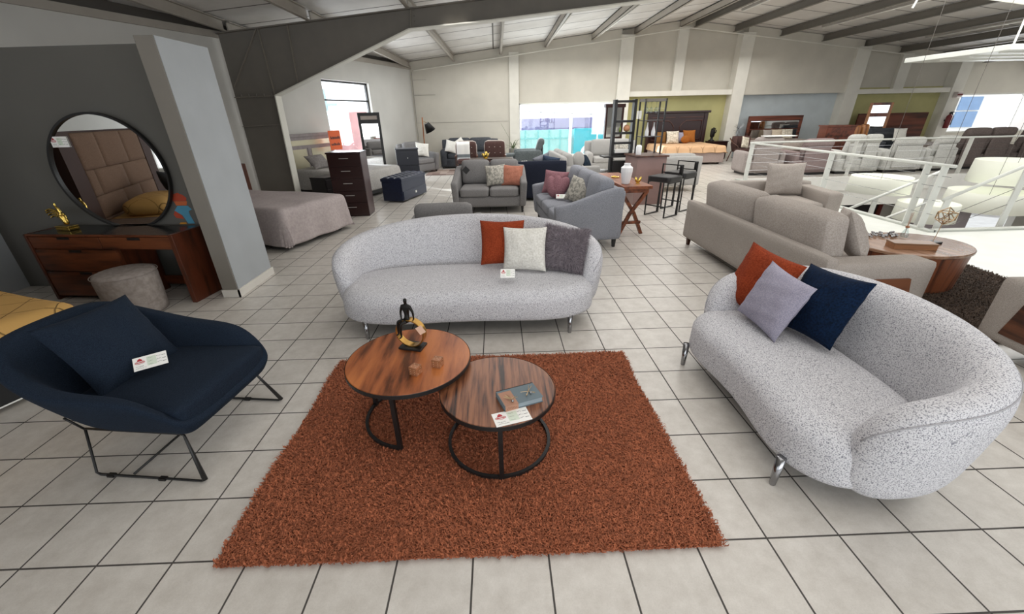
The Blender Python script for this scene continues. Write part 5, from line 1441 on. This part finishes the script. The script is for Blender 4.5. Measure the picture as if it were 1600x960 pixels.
fe = thing('fire_extinguisher', 'red fire extinguisher hung on the wall column beside the far window', 'fire extinguisher', (17.62, 16.93, .92))
obj('bracket', MB().box(-.05, .05, .05, .125, .25, .30), M_BLACK, fe)
M_FE = plain('extinguisher_red', '6e1f22', .4)
obj('cylinder', MB().lathe([(.08, 0), (.09, .02), (.09, .42), (.03, .50)], 16), M_FE, fe, smooth=True); obj('valve', MB().box(-.03, .03, -.03, .03, .5, .56).box(-.02, .12, -.01, .01, .55, .58), M_BLACK, fe); obj('hose', MB().tube([(.05, 0, .54), (.13, -.02, .4), (.10, -.05, .1)], .014, 6), M_BLACK, fe, smooth=True)
al = thing('alarm_box', 'small red and white box on the wall column above the fire extinguisher', 'alarm', (17.62, 16.95, 2.08))
obj('housing', MB().box(-.10, .10, -.08, .08, -.1, .1), plain('alarm_white', 'cfc4c0', .5), al, bevel=.01); obj('stripe', MB().box(-.102, .102, -.085, -.08, -.03, .03), M_FE, al)
# ================================================================ taupe suite on the other side of the boucle two-seater
M_WINS = wood('inset_walnut', '6d4128', '55301c', '331a0e', 1, 'Y', .45, 14)
sofa('taupe_sofa', 'large taupe sofa seen from behind with two plump back cushions', 'sofa', (3.17, 4.42, 0), R(91), 2.62, .98, M_BEIGE, .42, .64, .58, .24, 2, 2, cush_h=.50, cush_t=.24, cush_m=M_LBEIGE, wood_inset=M_WINS, leg_m=M_BRLEG, leg_h=.11, back_t=.13)
pillow('cushion', .52, .50, .18, M_LBEIGE, (3.30, 3.62, .68), 60, 24, 6, 'taupe scatter cushion at the near arm of the large taupe sofa', 'cushion', None, 61)
sofa('taupe_armchair', 'taupe armchair with one square cushion in front of the stair railing', 'armchair', (4.62, 6.72, 0), R(-6), 1.42, .98, M_BEIGE, .42, .64, .58, .24, 1, 0, cush_m=M_LBEIGE, leg_m=M_BRLEG, leg_h=.11, back_t=.14)
pillow('cushion', .62, .52, .20, M_LBEIGE, (4.80, 6.92, .69), -6, 12, 0, 'square taupe back cushion on the taupe armchair by the railing', 'cushion', None, 62)
sofa('taupe_chair', 'taupe wooden-inset armchair beside the dark brown shag rug', 'armchair', (4.30, 2.22, 0), PI+R(-4), 1.12, .98, M_BEIGE, .42, .64, .60, .24, 1, 1, cush_m=M_LBEIGE, wood_inset=M_WINS, leg_m=M_BRLEG, leg_h=.11)
M_OVW = wood('striped_walnut', '82492c', '65351e', '3a1c0f', 1, 'Z', .4, 26, stretch=.06)
M_OVT = wood('oval_top_wood', 'a5826a', '8e6b54', '765541', 1, 'Y', .22, 10)
ov = thing('oval_coffee_table', 'solid oval walnut drum coffee table on the dark shag rug', 'coffee table', (4.40, 4.08, .0), R(8))
EL = Matrix.Diagonal((1, .80, 1, 1))
obj('drum', MB().lathe([(.50, .012), (.535, .40)], 64, EL), M_OVW, ov, smooth=False)
obj('tabletop', MB().lathe([(.545, .40), (.555, .405), (.555, .425), (.548, .432)], 64, EL), M_OVT, ov)
shag('dark_shag_rug', 'dark brown shag rug under the oval walnut table', (-.85, .85, -.95, .95), .036, 26000, plain('brown_pile', '4b3d33', .95, var=.3, vs_=18), 5, rz=R(-4), loc=(4.72, 3.62, .006))
wbx = thing('wooden_box', 'long low tan wooden box on the oval walnut table', 'box', (4.24, 3.93, .432), R(-14))
obj('box_body', MB().box(-.19, .19, -.07, .07, 0, .06), wood('box_tan', 'a3734a', '8a5c38', None, 1, 'X'), wbx, bevel=.003)
obj('lid', MB().box(-.193, .193, -.073, .073, .048, .064), wood('box_tan_lid', '8d6a4c', '7a583b', None, 1, 'X'), wbx, bevel=.003)
ge = thing('geometric_ornament', 'openwork brass polyhedron on a rod with a black base, on the oval table', 'ornament', (4.60, 4.06, .432), R(10))
obj('base', MB().box(-.07, .07, -.045, .045, 0, .022), M_BLACK, ge, bevel=.003)
obj('rod', MB().tube([(0, 0, .02), (.02, 0, .22)], .0035, 6), M_BRASS, ge)
bmx = bmesh.new(); bmesh.ops.create_icosphere(bmx, subdivisions=1, radius=.088)
mb = MB()
ed = [(e.verts[0].co.copy(), e.verts[1].co.copy()) for e in bmx.edges]
for i, (a, b) in enumerate(ed):
    if i % 5: mb.tube([a+Vector((.03, 0, .29)), b+Vector((.03, 0, .29))], .0045, 6)
    else: mb.tube([a*.6+Vector((.03, 0, .29)), b+Vector((.03, 0, .29))], .0045, 6)
bmx.free()
obj('cage', mb, M_BRASS, ge)
df = thing('reed_diffuser', 'clear glass reed diffuser on the oval table', 'diffuser', (4.53, 4.32, .432))
obj('flask', MB().lathe([(.032, 0), (.036, .01), (.036, .03), (.014, .09), (.014, .11)], 16, cap=False), M_GLASSW, df, smooth=True)
obj('collar', MB().lathe([(.018, .105), (.018, .125)], 14), plain('copper_collar', 'a87252', .4, metal=.5), df)
for k in range(4): obj('reed', MB().tube([(0, 0, .02), (-.03+.02*k, .01*k-.01, .27)], .0018, 5), plain('reed_tan', 'b59a88', .8), df)
gl = thing('glass_garland', 'cluster of clear glass drops lying on the oval table', 'ornament', (4.38, 4.38, .432), R(0))
a = MB(); r = random.Random(8)
for k in range(60): a.ball((r.uniform(-.24, .12), r.uniform(-.10, .08), r.uniform(.008, .035)), r.uniform(.009, .016), 6, (1, 1, .8))
o = obj('glass_drops', a, M_CHROME, gl, smooth=True); o['kind'] = 'stuff'

# ================================================================ railings round the stair void
M_RAIL = plain('rail_paint', 'd2d3cd', .45, var=.05)
def railing(label, pts, posts, plates=True, cables=(.25, .45, .65, .80)):
    r_ = thing('railing', label, 'railing', (0, 0, 0))
    obj('handrail', MB().tube(pts, .024, 10), M_RAIL, r_, smooth=True)
    base = lambda p: (p[0], p[1], p[2]-.95)
    for (x, y, ax) in posts:
        q = MB()
        if ax: q.box(-.008, .008, -.055, .055, 0, .94).box(-.05, .05, -.06, .06, 0, .012)
        else: q.box(-.055, .055, -.008, .008, 0, .94).box(-.06, .06, -.05, .05, 0, .012)
        o = obj('post', q, M_RAIL, r_); o.location = (x, y, 0.0)
    for h in cables:
        obj('cable', MB().tube([(p[0], p[1], p[2]-.95+h) for p in pts], .0035, 5), M_CHROME, r_)
    return r_
railing('white railing with cables along the near side of the stair void', [(6.70, 11.28, .95), (6.62, 8.3, .95), (6.60, 5.96, .95)], [(6.68, 11.2, 0), (6.62, 8.35, 0), (6.60, 6.36, 0), (6.60, 6.10, 0)])
railing('white railing with cables along the far side of the stair void, before the recliners', [(6.72, 11.38, .95), (9.6, 11.42, .95), (13.0, 11.46, .95), (20, 11.5, .95)], [(6.78, 11.38, 1), (9.6, 11.40, 1), (12.75, 11.42, 1), (16, 11.44, 1), (19, 11.46, 1)])
sr = thing('stair_rail', 'sloping white stair handrail rising from the double posts beside the oval table', 'railing', (0, 0, 0))
obj('handrail', MB().tube([(6.80, 6.12, .44), (8.9, 6.12, 1.40)], .026, 10), M_RAIL, sr, smooth=True)
obj('cable', MB().tube([(6.9, 6.12, .16), (8.9, 6.12, 1.05)], .004, 5), M_CHROME, sr)
obj('cable', MB().tube([(6.9, 6.12, -.02), (8.9, 6.12, .75)], .004, 5), M_CHROME, sr)
q = obj('post', MB().box(-.05, .05, -.01, .01, 0, 1.15), M_RAIL, sr); q.location = (7.9, 6.12, -.0)
q = obj('post', MB().box(-.05, .05, -.01, .01, 0, .5), M_RAIL, sr); q.location = (6.88, 6.12, -.02)
s2_ = thing('stair_rail', 'sloping white stair handrail going down into the void behind the double posts', 'railing', (0, 0, 0))
obj('handrail', MB().tube([(8.62, 8.0, .60), (6.95, 8.0, -.12)], .028, 10), M_RAIL, s2_, smooth=True)
obj('handrail', MB().tube([(8.62, 8.0, .02), (7.35, 8.0, -.50)], .024, 10), M_RAIL, s2_, smooth=True)
for x, z in ((8.55, .57), (7.5, .10)): obj('post', MB().box(x-.05, x+.05, 7.99, 8.01, z-1.2, z), M_RAIL, s2_)

# recliners in a row, backs to the void
M_TAU2 = fabric('light_taupe_chenille', 'a89f9a', '968c88', scale=60, big=.1)
M_MAU2 = fabric('mauve_chenille', '978684', '867674', scale=60, big=.1)
M_GRW = fabric('silver_chenille', 'd4d3ce', 'bfbeb9', scale=40, big=.1)
M_BR2 = fabric('brown_grey_suede', '6f6460', '5f5552', scale=40, big=.12)
gr = 'recliners in a row behind the far railing'
recliner('light taupe recliner at the corner of the stair void', (7.75, 12.55, 0), PI-R(6), 1.15, M_TAU2, 1.02, group=gr, lobes=1)
recliner('mauve rounded two-seat recliner behind the railing corner', (9.02, 12.38, 0), PI+R(3), 1.22, M_MAU2, .96, group=gr, lobes=1)
recliner('silver grey two-seat recliner with padded headrests, next to the mauve one', (10.36, 12.40, 0), PI-R(3), 1.28, M_GRW, 1.04, group=gr, lobes=2)
recliner('silver grey recliner with a straight top, middle of the row', (11.72, 12.45, 0), PI, 1.2, M_GRW, .94, group=gr, lobes=1)
recliner('narrow silver grey recliner against the brown ones', (12.88, 12.55, 0), PI+R(3), 1.0, M_GRW, .95, group=gr, lobes=1)
recliner('brown-grey suede two-seat recliner with arched headrests, before the far window', (14.3, 12.75, 0), PI-R(3), 1.75, M_BR2, 1.12, group=gr, lobes=2)
recliner('brown-grey suede two-seat recliner, last of the row', (16.3, 12.9, 0), PI-R(3), 1.85, M_BR2, 1.12, group=gr, lobes=2)
tag(obj('white_cloth', MB().soft(0, 0, 0, .85, .32, .03, .012, (0, 0, .1), 6), M_WHITE, smooth=True), 'white sheet laid over the top of the light taupe recliner', 'sheet', None, (7.95, 12.17, 1.055))

# suspended panel with drum pendants
M_SHADE, _n2, _l2, _b2 = nmat('pendant_fabric'); _b2.inputs['Base Color'].default_value = lin('e9eadf'); _b2.inputs['Roughness'].default_value = .9
_b2.inputs['Emission Color'].default_value = lin('f2f4e2'); _b2.inputs['Emission Strength'].default_value = .18
pn = thing('hanging_panel', 'white wooden frame panel hung on rods under the roof above the stairs', 'panel', (0, 0, 0))
px0, px1, py0, py1, pz = 9.25, 13.4, 8.3, 10.4, 2.62
a = MB().box(px0, px1, py0, py1, pz, pz+.09)
obj('board', a, M_RAIL, pn, bevel=.005)
a = MB()
for x in (px0+.2, px0+1.5, px0+2.8, px0+4.1): a.box(x, x+.9, py0+.3, py0+.36, pz-.02, pz)
for y in (py0+.9, py0+1.5): a.box(px0+.3, px1-.4, y, y+.07, pz-.02, pz)
obj('slats', a, M_WHITE, pn)
for x, y in ((px0+.6, py0+.5), (px1-.5, py0+.5), (px1-.5, py1-.3)): obj('rod', MB().tube([(x-.02, y, pz+.04), (x, y, zr(x, y)+.1)], .016, 6), M_RAIL, pn)
def pendant(label, x, y, z1, r, h):
    p = thing('drum_pendant', label, 'pendant lamp', (x, y, z1), 0, 'white drum pendants in the stair void')
    obj('lamp_shade', MB().loft([[(rr*math.cos(2*PI*i/40), rr*math.sin(2*PI*i/40), z) for i in range(40)] for rr, z in ((r*.96, 0), (r, -h), (r-.006, -h), (r*.96-.006, -.004), (r*.96, 0))], True, False), M_SHADE, p, smooth=True)
    obj('diffuser', MB().lathe([(r-.01, -h+.02), (r-.01, -h+.03)], 40), M_SHADE, p)
    obj('wire', MB().tube([(0, 0, -h+.1), (0, 0, (pz if x > px0 else zr(x, y)+.15)-z1)], .004, 5), M_SEAM, p)
    obj('finial', MB().ball((0, 0, -h-.02), .03, 8), M_BRASS, p, smooth=True)
pendant('white drum pendant nearest the double posts of the railing', 8.72, 9.35, .32, .58, .34)
pendant('white drum pendant lowest in the void beside the brass polyhedron', 9.1, 8.45, -.10, .52, .36)
pendant('large white drum pendant under the sloping stair handrail', 10.9, 8.9, .02, .72, .40)
pendant('highest white drum pendant at the frame edge', 11.7, 9.3, .60, .72, .48)

# lower storey seen through the void
lo = MB().box(5, 24, 4, 16.5, -3.5, -3.4); struct('floor', lo, plain('lower_floor', 'c9c3bb', .4, var=.06))
lw = MB().box(10.6, 13.2, 13.0, 13.2, -3.4, -.3).box(13.2, 15.4, 13.0, 13.2, -3.4, -.3).box(15.4, 17.2, 13, 13.2, -3.4, -2.3).box(17.2, 24, 13, 13.2, -3.4, -.3).box(5, 5.2, 4, 13, -3.4, -.3).box(5, 24, 4, 4.2, -3.4, -.3).box(5, 10.6, 13, 13.2, -3.4, -.3)
struct('wall_lower', lw, M_WALL)
ld = MB().box(10.9, 12.4, 12.95, 13.0, -3.4, -.85); struct('door_1', ld, plain('dark_doorway', '1c1517', .6))
df_ = MB().box(10.85, 12.5, 12.9, 12.99, -.86, -.80).box(12.3, 12.42, 12.9, 12.99, -3.4, -.86); struct('trim_6', df_, plain('door_red_frame', '6a2a24', .5))
pl_ = MB().box(12.6, 14.3, 11.9, 12.0, -3.4, -.8); struct('column', pl_, plain('lower_grey', '8d8588', .8))
sofa('green_sofa', 'olive green sofa on the lower floor, seen from above through the void', 'sofa', (14.3, 10.9, -3.4), PI+R(2), 2.2, .95, fabric('olive_cloth', '6f7048', '5f603c', scale=60), .44, .95, .6, .18, 2, 2, lean=.02)
sofa('mauve_sofa', 'mauve sofa on the lower floor below the pendants', 'sofa', (11.6, 9.6, -3.4), R(170), 2.0, .95, M_MAU2, .44, .85, .6, .2, 2, 2)
area('lower_floor_light', (13, 8.4, -.5), (0, 0, 0), 6, 3, 90, (1, .98, .95))
# ================================================================ outside the windows
gd = MB().box(-60, 80, 18.5, 90, -3.9, -3.8); struct('ground', gd, plain('street', '8f8d8a', .9))
gd = MB().box(-60, -9, -20, 60, -3.9, -3.8); struct('ground', gd, MATS['street'])
def building(label, x0, x1, y0, y1, z0, z1, mat, wins=(), wm=None, cat='building', name='building'):
    b = thing(name, label, cat, (x0, y0, z0))
    obj('wall', MB().box(0, x1-x0, 0, y1-y0, 0, z1-z0), mat, b)
    for (a, c, d, e) in wins:
        w = obj('window', MB().box(a-x0, c-x0, -.06, .01, d-z0, e-z0), wm or M_BLUEG, b)
    return b
M_BLUEG = plain('sky_blue_glass', '6f8fb5', .2)
M_PURP = plain('violet_brick', '8d86ad', .9, var=.18, vs_=6)
M_CYAN = plain('cyan_hoarding', '43b9c9', .7, var=.05)
M_PCYAN = plain('pale_cyan_fence', 'a9dedb', .7, var=.05)
building('violet brick strip of a building seen through the back window', 1.45, 7.0, 25, 30, -3.8, 1.50, M_PURP)
f1 = thing('street_fence', 'pale turquoise panelled fence across the street, seen through the back window', 'fence', (0, 24, 0))
obj('panel', MB().box(1.0, 4.6, 0, .1, -3.8, .95), M_PCYAN, f1)
for x in (1.6, 2.3, 2.9, 3.5, 4.1): obj('post', MB().box(x-.03, x+.03, -.06, 0, -3.8, .97), plain('fence_post', '86cfcf', .7), f1)
obj('rail', MB().box(1.0, 4.6, -.05, 0, .50, .55), MATS['fence_post'], f1)
h1 = thing('blue_hoarding', 'bright cyan hoarding with white letters seen through the back window', 'hoarding', (0, 23.6, 0))
obj('board', MB().box(4.2, 6.4, 0, .1, -3.8, 1.0), M_CYAN, h1)
def text_mesh(name, body, size, mat, parent, loc, rot, ext=.01):
    cu = bpy.data.curves.new(name, 'FONT'); cu.body = body; cu.size = size; cu.extrude = ext; cu.offset = size*.02
    t = bpy.data.objects.new(name+'_t', cu); COL.objects.link(t)
    dg = bpy.context.evaluated_depsgraph_get(); me = bpy.data.meshes.new_from_object(t.evaluated_get(dg))
    bpy.data.objects.remove(t); me.materials.clear(); me.materials.append(mat)
    o = bpy.data.objects.new(name, me); COL.objects.link(o); o.parent = parent; o.location = loc; o.rotation_euler = rot
    return o
text_mesh('lettering', 'CO', 1.15, plain('sign_white', 'f6f6f6', .6), h1, (4.55, -.02, -.62), (R(90), 0, 0))
for k, (x, h) in enumerate(((3.85, 2.1), (5.2, 2.0))):
    p = thing('lamp_post', ('thin white pole in front of the pale turquoise fence', 'thin white pole in front of the violet brick strip')[k], 'pole', (x, 22.5, -3.8))
    obj('shaft', MB().tube([(0, 0, 0), (0, 0, h+4.2 if k == 0 else 5.6)], .035, 6), M_WHITE, p)
w_ = MB().tube([(0, 22.5, 1.95), (3.85, 22.47, 1.72), (5.2, 22.46, 1.66), (8, 22.5, 1.55)], .012, 5); tag(obj('overhead_wire', w_, M_SEAM), 'overhead wire crossing the sky outside the back window', 'wire')
building('white building with a blue glazed bay outside the far window', 23.5, 34, 24, 30, -3.8, 3.6, M_WHITE, [(25.2, 26.4, 1.45, 2.1), (25.2, 26.4, .6, 1.38)])
building('orange brick building edge outside the far window', 30.6, 34, 22, 23.5, -3.8, 1.6, plain('orange_brick', 'c96b45', .8))
building('pink and white street frontage seen through the side window', -13, -6.2, 21.5, 24, -3.8, 2.0, plain('pink_front', 'd9a5a5', .8, var=.15), [(-12, -10.8, .9, 1.6), (-10.3, -9.4, .2, 1.4), (-8.8, -7.9, .2, 1.4)])
rs = thing('red_awning', 'red and white shop awning across the street outside the side window', 'awning', (-9.2, 20.8, .0))
obj('awning_cloth', MB().add([(-1, 0, .2), (1.3, 0, .2), (1.0, .6, 1.0), (-.7, .6, 1.0), (-1, .02, .1), (1.3, .02, .1)], [(0, 1, 2, 3), (0, 4, 5, 1), (4, 3, 2, 5)]), plain('awning_red', 'c8455a', .7), rs)
obj('awning_valance', MB().box(-.6, .4, -.05, 0, -.3, .1), M_WHITE, rs)
cr = thing('parked_car', 'parked car outside the side window', 'car', (-8.9, 19.6, -.75), R(6))
mb = MB().soft(0, 0, .55, 3.6, 1.6, .6, .2, n=8); obj('body', mb, plain('car_teal', '5f7f95', .3, metal=.3), cr, smooth=True)
obj('cabin', MB().soft(.1, 0, 1.0, 2.0, 1.4, .6, .25, n=8), plain('car_glass', '3b4c58', .1), cr, smooth=True)
for x in (-1.1, 1.1): obj('wheel', MB().lathe([(.3, -.1), (.3, .1)], 20, Matrix.Translation((x, -.78, .3)) @ Matrix.Rotation(R(90), 4, 'X')), M_BLACK, cr)
tp = thing('street_pole', 'pale blue street pole outside the side window', 'pole', (-6.9, 18.6, -3.8))
obj('shaft', MB().tube([(0, 0, 0), (0, 0, 6.6)], .12, 10), plain('pole_blue', 'b5d3da', .6), tp, smooth=True)
obj('crossbar', MB().box(-.5, .5, -.04, .04, 6.0, 6.1), MATS['pole_blue'], tp)
